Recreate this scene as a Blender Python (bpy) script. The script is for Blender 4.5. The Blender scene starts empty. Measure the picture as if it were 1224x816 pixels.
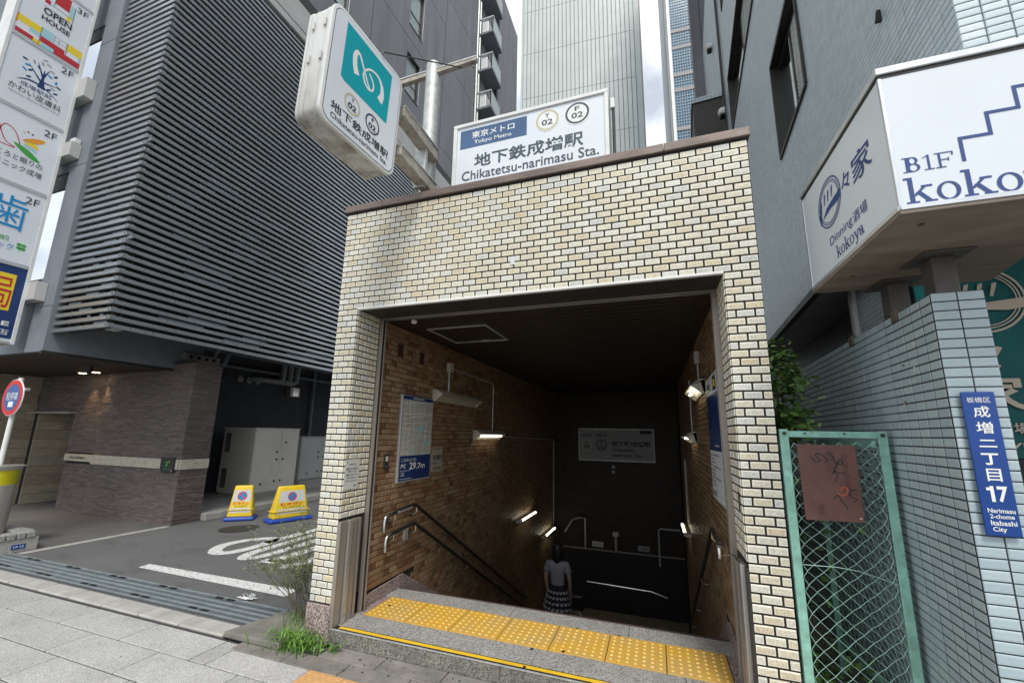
import bpy, bmesh, math, random
import numpy as np
from mathutils import Vector, Matrix
random.seed(7); rng = np.random.default_rng(7)
S = bpy.context.scene; COL = S.collection
R = math.radians

# ---------------------------------------------------------------- camera
def cam_axes(yaw, pitch, roll):
    cy, sy, cp, sp, cr, sr = math.cos(yaw), math.sin(yaw), math.cos(pitch), math.sin(pitch), math.cos(roll), math.sin(roll)
    r = np.array([cy, sy, 0.]); f = np.array([-sy, cy, 0.]); up = np.array([0, 0, 1.])
    f2 = cp*f+sp*up; u2 = -sp*f+cp*up
    return cr*r+sr*u2, -sr*r+cr*u2, f2
CR, CU, CF = cam_axes(R(19.27407), R(10.76222), R(1.04318))
CPOS = np.array([0., -3., 1.70]); FPX = 486.8889
cd = bpy.data.cameras.new('camera'); cam = bpy.data.objects.new('camera', cd); COL.objects.link(cam)
m = Matrix.Identity(4)
for i in range(3):
    m[i][0], m[i][1], m[i][2], m[i][3] = CR[i], CU[i], -CF[i], CPOS[i]
cam.matrix_world = m
cd.sensor_fit = 'HORIZONTAL'; cd.sensor_width = 36; cd.lens = FPX/1224*36
cd.shift_y = 17.92/1224; cd.clip_start = .05; cd.clip_end = 600
S.camera = cam

# ---------------------------------------------------------------- sky, sun, exposure
SUN_EL, SUN_AZ = 56, 158          # azimuth clockwise from +y: behind the camera, a little to the right
w = bpy.data.worlds.new('World'); S.world = w; w.use_nodes = True
nt = w.node_tree; nt.nodes.clear()
out = nt.nodes.new('ShaderNodeOutputWorld'); mixs = nt.nodes.new('ShaderNodeMixShader')
bg1 = nt.nodes.new('ShaderNodeBackground'); bg2 = nt.nodes.new('ShaderNodeBackground')
sky = nt.nodes.new('ShaderNodeTexSky'); sky.sky_type = 'NISHITA'; sky.sun_disc = False
sky.sun_elevation = R(SUN_EL); sky.sun_rotation = R(SUN_AZ)
bg1.inputs['Strength'].default_value = .12
nt.links.new(sky.outputs[0], bg1.inputs['Color'])
tc = nt.nodes.new('ShaderNodeTexCoord'); ns = nt.nodes.new('ShaderNodeTexNoise')
ns.inputs['Scale'].default_value = 5.0; ns.inputs['Detail'].default_value = 7; ns.inputs['Roughness'].default_value = .55
rp = nt.nodes.new('ShaderNodeValToRGB'); rp.color_ramp.elements[0].position = .33; rp.color_ramp.elements[1].position = .56
rp.color_ramp.elements[0].color = (.45, .45, .45, 1); rp.color_ramp.elements[1].color = (1, 1, 1, 1)
nt.links.new(tc.outputs['Generated'], ns.inputs['Vector']); nt.links.new(ns.outputs['Fac'], rp.inputs['Fac'])
bg2.inputs['Color'].default_value = (.93, .965, 1, 1); bg2.inputs['Strength'].default_value = 1.0
nt.links.new(rp.outputs['Color'], mixs.inputs['Fac']); nt.links.new(bg1.outputs[0], mixs.inputs[1]); nt.links.new(bg2.outputs[0], mixs.inputs[2])
nt.links.new(mixs.outputs[0], out.inputs['Surface'])
sd = bpy.data.lights.new('sun', 'SUN'); sd.energy = 1.9; sd.angle = R(16); sd.color = (1, .96, .90)
so = bpy.data.objects.new('sun', sd); COL.objects.link(so)
sdir = Vector((math.sin(R(SUN_AZ))*math.cos(R(SUN_EL)), math.cos(R(SUN_AZ))*math.cos(R(SUN_EL)), math.sin(R(SUN_EL))))
so.rotation_euler = sdir.to_track_quat('Z', 'Y').to_euler(); so.location = (5, -12, 25)
S.view_settings.view_transform = 'Standard'; S.view_settings.look = 'None'
S.view_settings.exposure = 0.38; S.view_settings.gamma = 1.0
S.cycles.max_bounces = 7; S.cycles.diffuse_bounces = 4

# ---------------------------------------------------------------- materials
class NT:
    def __init__(s, name):
        s.m = bpy.data.materials.new(name); s.m.use_nodes = True; s.t = s.m.node_tree
        s.b = s.t.nodes['Principled BSDF']; s.pos = None
    def n(s, t, **kw):
        x = s.t.nodes.new(t)
        for k, v in kw.items():
            if k in x.inputs.keys(): x.inputs[k].default_value = v
            else: setattr(x, k, v)
        return x
    def l(s, a, b): s.t.links.new(a, b)
    def geo(s):
        if s.pos is None: s.pos = s.n('ShaderNodeNewGeometry')
        return s.pos
    def noise(s, scale, detail=3, vec=None, stretch=None, rough=.55):
        x = s.n('ShaderNodeTexNoise', Scale=scale, Detail=detail, Roughness=rough)
        v = vec or s.geo().outputs['Position']
        if stretch:
            mp = s.n('ShaderNodeMapping'); mp.inputs['Scale'].default_value = stretch; s.l(v, mp.inputs['Vector']); v = mp.outputs[0]
        s.l(v, x.inputs['Vector']); return x.outputs['Fac']
    def math(s, op, a, b=None, c=None, clamp=False):
        x = s.n('ShaderNodeMath', operation=op); x.use_clamp = clamp
        for i, v in enumerate((a, b, c)):
            if v is None: continue
            if isinstance(v, (int, float)): x.inputs[i].default_value = v
            else: s.l(v, x.inputs[i])
        return x.outputs[0]
    def ramp(s, fac, stops, interp='LINEAR'):
        x = s.n('ShaderNodeValToRGB'); cr = x.color_ramp; cr.interpolation = interp
        while len(cr.elements) < len(stops): cr.elements.new(.5)
        for e, (p, c) in zip(cr.elements, stops):
            e.position = p; e.color = (*c, 1) if len(c) == 3 else c
        s.l(fac, x.inputs['Fac']); return x.outputs['Color']
    def mix(s, fac, a, b, mode='MIX'):
        x = s.n('ShaderNodeMix', data_type='RGBA', blend_type=mode)
        for k, v in ((0, fac), (6, a), (7, b)):
            if isinstance(v, (int, float)): x.inputs[k].default_value = v
            elif isinstance(v, tuple): x.inputs[k].default_value = (*v, 1) if len(v) == 3 else v
            else: s.l(v, x.inputs[k])
        return x.outputs[2]
    def rand(s):
        oi = s.n('ShaderNodeObjectInfo'); a = s.math('ADD', oi.outputs['Random'], s.geo().outputs['Random Per Island'])
        return s.math('FRACT', s.math('MULTIPLY', a, 7.31))
    def bump(s, h, strength=.3, dist=.01):
        x = s.n('ShaderNodeBump', Strength=strength, Distance=dist); s.l(h, x.inputs['Height']); s.l(x.outputs[0], s.b.inputs['Normal'])
    def fin(s, col=None, rough=None, metal=None, spec=None):
        for k, v in (('Base Color', col), ('Roughness', rough), ('Metallic', metal), ('Specular IOR Level', spec)):
            if v is None: continue
            if isinstance(v, (int, float)): s.b.inputs[k].default_value = v
            elif isinstance(v, tuple): s.b.inputs[k].default_value = (*v, 1)
            else: s.l(v, s.b.inputs[k])
        return s.m
def pbr(name, col, rough=.5, metal=0, var=.12, scale=6, bump=0, bscale=60, grime=0, gcol=(.12, .10, .08), stretch=None):
    t = NT(name); c = tuple(col)
    n1 = t.noise(scale, 5, stretch=stretch)
    lo = tuple(max(0, x*(1-var)) for x in c); hi = tuple(min(1, x*(1+var)) for x in c)
    cc = t.ramp(n1, [(.3, lo), (.7, hi)])
    if grime:
        g = t.ramp(t.noise(scale*2.3, 7, stretch=stretch, rough=.7), [(.48, (0, 0, 0)), (.72, (1, 1, 1))])
        cc = t.mix(t.math('MULTIPLY', g, grime), cc, gcol)
    if bump: t.bump(t.noise(bscale, 4), bump)
    rr = t.math('ADD', t.math('MULTIPLY', t.noise(scale*3, 3), .25), rough-.12)
    return t.fin(cc, rr, metal)
def flat(name, col, rough=.6): 
    return NT(name).fin(tuple(col), rough)
def emis(name, col, st):
    t = NT(name); t.b.inputs['Emission Color'].default_value = (*col, 1); t.b.inputs['Emission Strength'].default_value = st
    return t.fin(tuple(col), .5)
def tile_mat(name, stops, rough, speck=.25, border=(.75, .72, .62), bmix=.0, spscale=260, dirt=.2, aspect=2.3, dcol=(.16, .14, .11)):
    t = NT(name); cc = t.ramp(t.rand(), stops, 'LINEAR')
    uv = t.n('ShaderNodeUVMap'); sx = t.n('ShaderNodeSeparateXYZ'); t.l(uv.outputs[0], sx.inputs[0])
    ex = t.math('MULTIPLY', t.math('SUBTRACT', .5, t.math('ABSOLUTE', t.math('SUBTRACT', sx.outputs[0], .5))), aspect)
    ey = t.math('SUBTRACT', .5, t.math('ABSOLUTE', t.math('SUBTRACT', sx.outputs[1], .5)))
    e = t.math('MINIMUM', ex, ey)
    edge = t.n('ShaderNodeMapRange'); edge.inputs[1].default_value = .10; edge.inputs[2].default_value = .20; t.l(e, edge.inputs[0])
    sp = t.ramp(t.noise(spscale, 3, rough=.8), [(.36, (1-speck,)*3), (.60, (1, 1, 1))])
    inner = t.mix(1.0, cc, sp, 'MULTIPLY')
    outer = t.mix(bmix, cc, border)
    cc = t.mix(edge.outputs[0], outer, inner)
    if dirt:
        g = t.ramp(t.noise(1.7, 6, rough=.65, stretch=(1, 1, .45)), [(.5, (0, 0, 0)), (.8, (1, 1, 1))])
        cc = t.mix(t.math('MULTIPLY', g, dirt), cc, dcol)
    t.bump(t.math('MULTIPLY', t.noise(spscale*.7, 3), edge.outputs[0]), .35, .004)
    rr = t.math('ADD', t.math('MULTIPLY', edge.outputs[0], .18), rough)
    return t.fin(cc, rr)
M = {}
M['brick'] = tile_mat('cream face brick', [(0, (.76, .71, .53)), (.16, (.79, .77, .65)), (.30, (.72, .63, .42)), (.45, (.81, .80, .71)), (.58, (.64, .65, .62)), (.70, (.78, .73, .57)), (.84, (.70, .59, .40)), (1, (.82, .81, .75))], .34, .38, (.90, .88, .76), .55, 120, .34, dcol=(.30, .23, .15))
M['brown'] = tile_mat('brown wall tile', [(0, (.33, .22, .13)), (.3, (.24, .145, .08)), (.5, (.39, .28, .17)), (.7, (.16, .08, .045)), (.85, (.29, .15, .075)), (1, (.31, .215, .135))], .30, .22, (.3, .2, .1), .1, 120, .15, dcol=(.05, .035, .02))
M['brown_shaded'] = tile_mat('brown end wall tile with shade in colour', [(0, (.028, .017, .009)), (.5, (.045, .024, .012)), (1, (.018, .011, .006))], .45, .2, (.3, .2, .1), .0, 120, .15, dcol=(.02, .015, .01))  # brown wall tile darkened, the deep stairwell's shade put into its colour
M['bluetile'] = tile_mat('pale blue glazed tile', [(0, (.37, .46, .50)), (.5, (.41, .50, .54)), (1, (.45, .54, .57))], .22, .05, (.5, .58, .6), .15, 60, .14, 2.1)
M['greentile'] = tile_mat('grey green glazed tile', [(0, (.54, .63, .68)), (.5, (.60, .69, .73)), (1, (.66, .74, .78))], .28, .05, (.5, .58, .6), .1, 60, .12, 2.1)
M['mortar'] = pbr('dark mortar', (.022, .020, .019), .9, bump=.3)
M['mortar_brown'] = pbr('brown mortar', (.012, .010, .009), .9, bump=.3)
M['mortar_grey'] = pbr('grey mortar', (.035, .037, .042), .9, bump=.3)
M['coping'] = pbr('weathered bronze coping', (.20, .155, .135), .5, .25, .25, 3, grime=.5, gcol=(.09, .075, .07), stretch=(1, 1, 4))
def granite(name, a, b, c, rough=.55, sc=95, stain=.25, rv=0):
    t = NT(name); v = t.n('ShaderNodeTexVoronoi', Scale=sc); t.l(t.geo().outputs['Position'], v.inputs['Vector'])
    sep = t.n('ShaderNodeSeparateColor'); t.l(v.outputs['Color'], sep.inputs[0])
    cc = t.ramp(sep.outputs[0], [(.1, a), (.45, b), (.9, c)])
    g = t.ramp(t.noise(2.6, 6, rough=.7), [(.42, (0, 0, 0)), (.75, (1, 1, 1))])
    cc = t.mix(t.math('MULTIPLY', g, stain), cc, tuple(x*.35 for x in b))
    if rv: cc = t.mix(1.0, cc, t.ramp(t.rand(), [(0, (1-rv,)*3), (1, (1, 1, 1))]), 'MULTIPLY')
    t.bump(t.noise(sc*2, 2), .25, .004)
    return t.fin(cc, rough)
M['granite_pink'] = granite('pink brown granite', (.09, .06, .06), (.30, .22, .21), (.52, .44, .42), .4, 120)
M['granite_grey'] = granite('grey granite', (.12, .12, .12), (.34, .33, .31), (.50, .49, .46), .55, 170, .35)
M['granite_step'] = granite('stained step granite', (.07, .065, .055), (.20, .19, .165), (.34, .33, .29), .6, 150, .6)
M['paver'] = granite('pale concrete paver', (.26, .255, .25), (.45, .44, .425), (.62, .61, .59), .8, 260, .30, .24)
M['paver_old'] = granite('worn brown paver', (.15, .14, .12), (.27, .25, .225), (.38, .36, .33), .85, 170, .3)
M['joint_right'] = pbr('grey tile joint', (.15, .17, .18), .9)
M['pave_joint'] = pbr('sandy joint', (.13, .12, .10), .95, 0, .2, 12, .4, 120)
M['kerb'] = pbr('concrete kerb', (.40, .385, .36), .85, 0, .16, 5, .35, 160, .3, (.2, .18, .15))
M['concrete'] = pbr('old rough concrete', (.22, .205, .185), .9, 0, .25, 5, .5, 90, .45, (.10, .09, .07))
def asphalt():
    t = NT('asphalt'); v = t.noise(330, 2, rough=.9)
    cc = t.ramp(v, [(.3, (.05, .051, .053)), (.55, (.125, .126, .128)), (.74, (.26, .26, .25))])
    g = t.ramp(t.noise(.9, 6, rough=.6), [(.4, (0, 0, 0)), (.7, (1, 1, 1))])
    cc = t.mix(t.math('MULTIPLY', g, .35), cc, (.17, .168, .16))
    g2 = t.ramp(t.noise(2.3, 7, rough=.7, stretch=(.6, 1.3, 1)), [(.52, (0, 0, 0)), (.70, (1, 1, 1))]); cc = t.mix(t.math('MULTIPLY', g2, .5), cc, (.05, .05, .05))
    vo = t.n('ShaderNodeTexVoronoi', feature='DISTANCE_TO_EDGE', Scale=.55); wv = t.n('ShaderNodeVectorMath', operation='ADD'); nz_ = t.n('ShaderNodeTexNoise', Scale=3.0, Detail=5)
    t.l(t.geo().outputs['Position'], nz_.inputs['Vector']); t.l(t.geo().outputs['Position'], wv.inputs[0]); t.l(nz_.outputs['Color'], wv.inputs[1]); t.l(wv.outputs[0], vo.inputs['Vector'])
    ck = t.ramp(vo.outputs['Distance'], [(.0, (1, 1, 1)), (.008, (0, 0, 0))]); cc = t.mix(t.math('MULTIPLY', ck, .55), cc, (.03, .03, .03))
    t.bump(v, .5, .006); return t.fin(cc, .85)
M['asphalt'] = asphalt()
M['ground'] = pbr('dirt and concrete ground', (.15, .14, .12), .95, 0, .3, 4, .5, 80)
def wornpaint():
    t = NT('worn white road paint'); g = t.ramp(t.noise(34, 7, rough=.85), [(.40, (1, 1, 1)), (.50, (0, 0, 0))])
    return t.fin(t.mix(g, (.70, .70, .68), (.20, .20, .20)), .7)
M['roadpaint'] = wornpaint()
def yellowt():
    t = NT('yellow tactile rubber'); g = t.ramp(t.noise(3.2, 5, rough=.6), [(.35, (0, 0, 0)), (.7, (1, 1, 1))])
    cc = t.mix(g, (.68, .38, .035), (.52, .36, .13)); g2 = t.ramp(t.noise(60, 4, rough=.8), [(.55, (0, 0, 0)), (.8, (1, 1, 1))])
    return t.fin(t.mix(t.math('MULTIPLY', g2, .4), cc, (.34, .26, .14)), .55)
M['yellow_tactile'] = yellowt()
M['tactile_bump'] = pbr('worn tactile bump', (.80, .54, .15), .5, var=.15)
M['orange_tactile'] = pbr('orange brown tactile', (.58, .33, .13), .75, var=.15, bump=.2)
M['yellow_strip'] = pbr('yellow nosing strip', (.80, .50, .03), .5, var=.1)
M['steel'] = pbr('brushed stainless steel', (.50, .48, .45), .38, .6, .1, 3, stretch=(1, 1, .05))
M['steel_brown'] = pbr('bronze tinted steel', (.36, .32, .28), .42, .45, .15, 3, stretch=(1, 1, .05))
M['chrome'] = pbr('polished steel', (.60, .58, .55), .22, .95, .05)
M['steel_dark'] = pbr('dark painted steel', (.05, .048, .046), .5, .4)
M['black_rail'] = pbr('black rail grip', (.022, .02, .018), .35)
M['black'] = pbr('black rubber', (.012, .012, .012), .6)
M['galv'] = pbr('galvanised pole', (.52, .54, .53), .5, .45, .18, 14, grime=.3, gcol=(.28, .26, .22))
M['galv_dirty'] = pbr('dirty galvanised beam', (.42, .39, .34), .6, .2, .25, 10, grime=.75, gcol=(.17, .13, .10))
M['white_metal'] = pbr('white painted metal', (.74, .75, .74), .4, .05, .06, 5, grime=.2, gcol=(.45, .43, .4))
def signbody():
    t = NT('weathered white sign casing')
    zz = t.n('ShaderNodeSeparateXYZ'); t.l(t.geo().outputs['Position'], zz.inputs[0])
    low = t.n('ShaderNodeMapRange'); low.inputs[1].default_value = 4.25; low.inputs[2].default_value = 3.72; t.l(zz.outputs[2], low.inputs[0])
    g = t.ramp(t.noise(4.5, 7, stretch=(.8, 1.6, .35), rough=.68), [(.38, (0, 0, 0)), (.66, (1, 1, 1))])
    f = t.math('MULTIPLY', g, t.math('ADD', t.math('MULTIPLY', low.outputs[0], .75), .05), clamp=True)
    return t.fin(t.mix(f, (.68, .69, .67), (.13, .085, .05)), .5)
M['signbody'] = signbody()
M['alu'] = pbr('aluminium frame', (.66, .68, .70), .35, .6, .06)
def panel(name, col, rough=.3, var=.04, st=0):
    t = NT(name); n = t.noise(1.6, 4); c = t.ramp(n, [(.3, tuple(x*(1-var) for x in col)), (.7, tuple(min(1, x*(1+var)) for x in col))])
    if st:
        t.b.inputs['Emission Strength'].default_value = st; t.l(c, t.b.inputs['Emission Color'])
    return t.fin(c, rough)
M['sign_white'] = panel('white sign face', (.74, .79, .84))
M['sign_white2'] = panel('backlit white sign face', (.74, .78, .84), .2)
M['teal'] = panel('teal print', (.0, .36, .42), .35)
M['navy'] = panel('navy print', (.018, .045, .16), .3)
M['blueband'] = panel('slate blue print', (.055, .12, .25), .3, .2)
M['addrblue'] = panel('blue enamel', (.012, .06, .27), .3, .15)
M['ink'] = flat('black print', (.02, .022, .025))
M['inkgrey'] = flat('dark slate print', (.05, .075, .10))
M['inkblue'] = flat('indigo print', (.03, .065, .22))
M['inkwhite'] = flat('white print', (.80, .82, .80))
M['inkred'] = flat('red print', (.62, .03, .03)); M['crimson'] = flat('crimson print', (.50, .02, .03))
M['inkyellow'] = flat('yellow print', (.82, .62, .03)); M['inkorange'] = flat('orange print', (.78, .32, .03))
M['inkgreen'] = flat('green print', (.05, .36, .06)); M['inkcyan'] = flat('light cyan print', (.35, .62, .70))
M['inksky'] = flat('bright blue print', (.0, .25, .58)); M['inkkhaki'] = flat('khaki ring print', (.52, .50, .33))
M['inkbrown'] = flat('dark brown ring print', (.085, .06, .065)); M['inkgray'] = flat('grey print', (.35, .36, .38))
M['mapgrey'] = panel('map paper', (.50, .50, .46), .3, .08)
M['beige_ink'] = flat('beige print', (.52, .45, .36))
M['louvre'] = pbr('satin grey louvre', (.36, .385, .405), .30, .65, .12, 3, stretch=(.4, .4, 3))
M['louvre_back'] = pbr('dark panel behind louvres', (.03, .032, .036), .7)
M['stucco'] = pbr('grey blue render', (.19, .215, .245), .8, 0, .12, 2, .4, 90)
M['pipe_grey'] = pbr('grey painted pipe', (.30, .32, .34), .5)
M['stucco_dark'] = pbr('dark slate render', (.05, .055, .065), .8, 0, .15, 2, .3, 60)
M['facade_grey'] = pbr('mauve grey facade board', (.17, .17, .188), .55, 0, .18, 2.2, .1, 40, stretch=(1, 1, .12))
M['pale_band'] = pbr('pale parapet panel', (.50, .50, .49), .5, 0, .08, 2)
M['soffit_brown'] = pbr('dark brown soffit', (.035, .022, .018), .6)
M['ceil_slat'] = pbr('brown metal ceiling slat', (.035, .025, .018), .45, .3, .15)
def slate():
    t = NT('split face slate'); c = t.ramp(t.rand(), [(0, (.155, .125, .118)), (.5, (.195, .158, .15)), (1, (.25, .205, .195))])
    g = t.ramp(t.noise(22, 6, rough=.8), [(.35, (.6, .6, .6)), (.7, (1.0, 1.0, 1.0))]); t.bump(t.noise(60, 4), .6, .01)
    return t.fin(t.mix(1.0, c, g, 'MULTIPLY'), .75)
M['slate'] = slate()
def beigest():
    t = NT('beige sandstone'); c = t.ramp(t.rand(), [(0, (.36, .30, .22)), (.5, (.46, .40, .30)), (1, (.40, .36, .29))])
    g = t.ramp(t.noise(6, 6, stretch=(1, 1, 3), rough=.7), [(.35, (.75, .72, .68)), (.7, (1, 1, 1))]); t.bump(t.noise(40, 4), .4, .008)
    return t.fin(t.mix(1.0, c, g, 'MULTIPLY'), .8)
M['beige_stone'] = beigest()
M['travertine'] = pbr('pale travertine', (.50, .46, .38), .6, 0, .2, 9, .2, 60, stretch=(1, 1, 3))
M['cabinet'] = pbr('beige grey cabinet steel', (.70, .67, .59), .5, 0, .06, 2, grime=.1)
M['cabinet2'] = pbr('grey cabinet steel', (.46, .48, .47), .5, 0, .06, 2)
M['yellow_plastic'] = pbr('yellow plastic', (.82, .57, .03), .4, var=.08)
M['blue_plastic'] = pbr('blue plastic', (.02, .075, .42), .45, var=.12)
M['grating'] = pbr('galvanised grating', (.36, .41, .43), .5, .5, .15, 8, grime=.3, gcol=(.13, .13, .12))
M['grating_dark'] = pbr('drain mesh', (.085, .092, .10), .7, .3, .3, 90)
M['green_paint'] = pbr('mint green paint', (.27, .53, .43), .55, 0, .22, 14, grime=.65, gcol=(.16, .30, .25))
M['wire_green'] = pbr('pale green wire', (.36, .56, .49), .45, .1, .1)
def rusty():
    t = NT('faded rusty plate'); n = t.noise(5, 6, rough=.7)
    c = t.ramp(n, [(.3, (.115, .05, .04)), (.55, (.155, .072, .06)), (.72, (.21, .07, .03))])
    return t.fin(c, .6)
M['rusty'] = rusty()
M['rust'] = pbr('rusty bracket', (.16, .13, .11), .7, .3, .3, 20, grime=.7, gcol=(.13, .05, .02))
M['leaf'] = NT('leaf').m
def leafm(name, a, b, c):
    t = NT(name); cc = t.ramp(t.rand(), [(0, a), (.5, b), (1, c)]); t.b.inputs['Transmission Weight'].default_value = 0
    t.b.inputs['Subsurface Weight'].default_value = 0
    return t.fin(cc, .5)
M['leaf'] = leafm('green leaf', (.05, .12, .025), (.10, .21, .04), (.20, .33, .07))
M['grassblade'] = leafm('grass blade', (.06, .17, .02), (.12, .26, .035), (.22, .34, .07))
M['drytwig'] = leafm('dry twig', (.10, .075, .045), (.16, .125, .08), (.09, .10, .05))
M['olive_leaf'] = leafm('small olive leaf', (.08, .12, .035), (.15, .19, .07), (.22, .23, .11))
M['bark'] = pbr('dark bark', (.035, .026, .02), .9, bump=.5)
def glass(name, col=(.03, .035, .04), rough=.04):
    t = NT(name); return t.fin(col, rough, 0, 1.0)
M['glass'] = glass('window glass reflecting sky'); M['glass_bluish'] = glass('blue curtain wall glass', (.13, .22, .30), .12)
M['glass_grey'] = NT('grey reflecting window glass').fin((.50, .54, .55), .05, 1.0)
M['mirror'] = NT('bright mirror glazing').fin((.72, .76, .80), .03, 1.0)
M['curtain'] = pbr('pale curtain', (.66, .70, .67), .8, 0, .25, 30, stretch=(1, 1, .02))
M['tower'] = pbr('pale green grey tower panel', (.47, .51, .50), .5, .1, .06, .4)
M['tower_line'] = pbr('tower joint', (.22, .25, .26), .6)
M['tower_side'] = pbr('beige tower side', (.50, .46, .40), .7)
M['pinkband'] = pbr('dull pink spandrel', (.33, .31, .32), .7)
M['mullion'] = pbr('silver mullion', (.20, .30, .38), .5, .1)
M['brownpanel'] = pbr('dark taupe panel', (.055, .05, .042), .6)
M['white'] = pbr('white paint', (.78, .78, .76), .5, 0, .05)
M['paper'] = pbr('paper notice', (.62, .63, .60), .6, 0, .05)
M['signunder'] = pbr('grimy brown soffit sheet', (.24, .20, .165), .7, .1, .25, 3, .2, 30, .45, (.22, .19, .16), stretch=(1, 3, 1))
M['darksteel'] = pbr('sooty steel post', (.13, .12, .115), .5, .4, .2, 6, grime=.4)
M['lamp_on'] = emis('lit fluorescent tube', (1, .93, .75), 3.6)
M['lamp_off'] = pbr('unlit tube', (.45, .44, .38), .3)
M['downlight'] = emis('lit downlight', (1, .75, .42), 14)
M['fixture'] = pbr('cream lamp fixture', (.50, .47, .40), .5, 0, .05)
M['skin'] = pbr('skin', (.50, .33, .25), .55, 0, .05); M['hair'] = pbr('black hair', (.012, .010, .009), .45, 0, .2, 40)
M['blouse'] = pbr('light lilac blouse', (.30, .30, .34), .8, 0, .08, 8, .2, 40)
M['skirt'] = pbr('dark navy skirt', (.018, .018, .028), .8); M['lace'] = pbr('pale lace', (.42, .42, .44), .8)
M['bagblack'] = pbr('black leather', (.012, .012, .012), .35)
M['plastic_bag'] = pbr('white plastic litter', (.74, .75, .76), .4)
M['binyellow'] = pbr('yellow translucent band', (.52, .46, .015), .25); M['binorange'] = pbr('orange bag', (.70, .28, .03), .3)
M['tealcloth'] = pbr('dark teal banner cloth', (.006, .095, .10), .8, 0, .25, 1.5)
M['tealcloth2'] = pbr('bright teal banner cloth', (.01, .21, .22), .8, 0, .12, 2)

# ---------------------------------------------------------------- mesh helpers
WP = {}
def place(o, verts_center, parent):
    if parent is not None:
        o.parent = parent; o.location = Vector(verts_center)-WP[parent.name]
    else: o.location = verts_center
    WP[o.name] = Vector(verts_center)
def tag(o, label=None, cat=None, group=None, kind=None):
    if label: o['label'] = label
    if cat: o['category'] = cat
    if group: o['group'] = group
    if kind: o['kind'] = kind
    return o
def thing(name, loc, label, cat, group=None):
    o = bpy.data.objects.new(name, None); COL.objects.link(o); o.location = loc; o.empty_display_size = .2
    WP[o.name] = Vector(loc); return tag(o, label, cat, group)
def I3(x, y, z): return (x, y, z)
class MB:
    def __init__(s, T=None): s.v = []; s.f = []; s.T = T or I3
    def add(s, vs, fs):
        k = len(s.v); s.v += [s.T(*p) for p in vs]; s.f += [[k+i for i in f] for f in fs]; return s
    def box(s, x0, x1, y0, y1, z0, z1):
        return s.add([(x0, y0, z0), (x1, y0, z0), (x1, y1, z0), (x0, y1, z0), (x0, y0, z1), (x1, y0, z1), (x1, y1, z1), (x0, y1, z1)],
                     [(0, 3, 2, 1), (4, 5, 6, 7), (0, 1, 5, 4), (1, 2, 6, 5), (2, 3, 7, 6), (3, 0, 4, 7)])
    def quad(s, *p): return s.add(p, [tuple(range(len(p)))])
    def prism(s, pts, ext):
        n = len(pts); e = Vector(ext); q = [tuple(Vector(p)+e) for p in pts]
        return s.add(list(pts)+q, [tuple(range(n))[::-1], tuple(range(n, 2*n))]+[(i, (i+1) % n, n+(i+1) % n, n+i) for i in range(n)])
    def tube(s, pts, r, seg=8, cap=True, closed=False):
        pts = [Vector(p) for p in pts]; n = len(pts); rs = r if isinstance(r, (list, tuple)) else [r]*n
        vs = []; prev = None
        for i, p in enumerate(pts):
            d = (pts[(i+1) % n]-pts[i-1]) if closed else (pts[min(i+1, n-1)]-pts[max(i-1, 0)])
            d.normalize()
            if prev is None:
                a = Vector((0, 0, 1)) if abs(d.z) < .9 else Vector((1, 0, 0)); x = d.cross(a).normalized()
            else: x = (prev-d*prev.dot(d)).normalized()
            prev = x; y = d.cross(x)
            vs += [tuple(p+(x*math.cos(2*math.pi*k/seg)+y*math.sin(2*math.pi*k/seg))*rs[i]) for k in range(seg)]
        fs = [(i*seg+k, i*seg+(k+1) % seg, ((i+1) % n)*seg+(k+1) % seg, ((i+1) % n)*seg+k) for i in range(n if closed else n-1) for k in range(seg)]
        if cap and not closed: fs += [tuple(range(seg))[::-1], tuple((n-1)*seg+k for k in range(seg))]
        return s.add(vs, fs)
    def lathe(s, c, prof, seg=20, axis='z'):
        vs = []
        for r, h in prof:
            for k in range(seg):
                a = 2*math.pi*k/seg; p = (r*math.cos(a), r*math.sin(a), h)
                if axis == 'y': p = (p[0], p[2], p[1])
                if axis == 'x': p = (p[2], p[0], p[1])
                vs.append((c[0]+p[0], c[1]+p[1], c[2]+p[2]))
        n = len(prof); fs = [(i*seg+k, i*seg+(k+1) % seg, (i+1)*seg+(k+1) % seg, (i+1)*seg+k) for i in range(n-1) for k in range(seg)]
        fs += [tuple(range(seg))[::-1], tuple((n-1)*seg+k for k in range(seg))]
        return s.add(vs, fs)
    def build(s, name, mat, parent=None, bev=0, smooth=False, label=None, kind=None, seg=2):
        v = np.array(s.v, float); c = (v.min(0)+v.max(0))/2
        me = bpy.data.meshes.new(name); me.from_pydata((v-c).tolist(), [], s.f); me.materials.append(mat)
        bm = bmesh.new(); bm.from_mesh(me); bmesh.ops.recalc_face_normals(bm, faces=bm.faces)
        if bev:
            es = [e for e in bm.edges if len(e.link_faces) == 2 and e.calc_face_angle(0) > .5]
            bmesh.ops.bevel(bm, geom=es, offset=bev, segments=seg, profile=.5, affect='EDGES')
        bm.to_mesh(me); bm.free()
        if smooth:
            me.polygons.foreach_set('use_smooth', [True]*len(me.polygons))
            try: me.set_sharp_from_angle(angle=R(40))
            except Exception: pass
        o = bpy.data.objects.new(name, me); COL.objects.link(o); place(o, Vector(c), parent)
        return tag(o, label, kind=kind)
def box(name, b, mat, parent=None, bev=0, T=None, **k): return MB(T).box(*b).build(name, mat, parent, bev, **k)
def tube(name, pts, r, mat, parent=None, seg=8, T=None, **k): return MB(T).tube(pts, r, seg).build(name, mat, parent, 0, True, **k)

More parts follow.
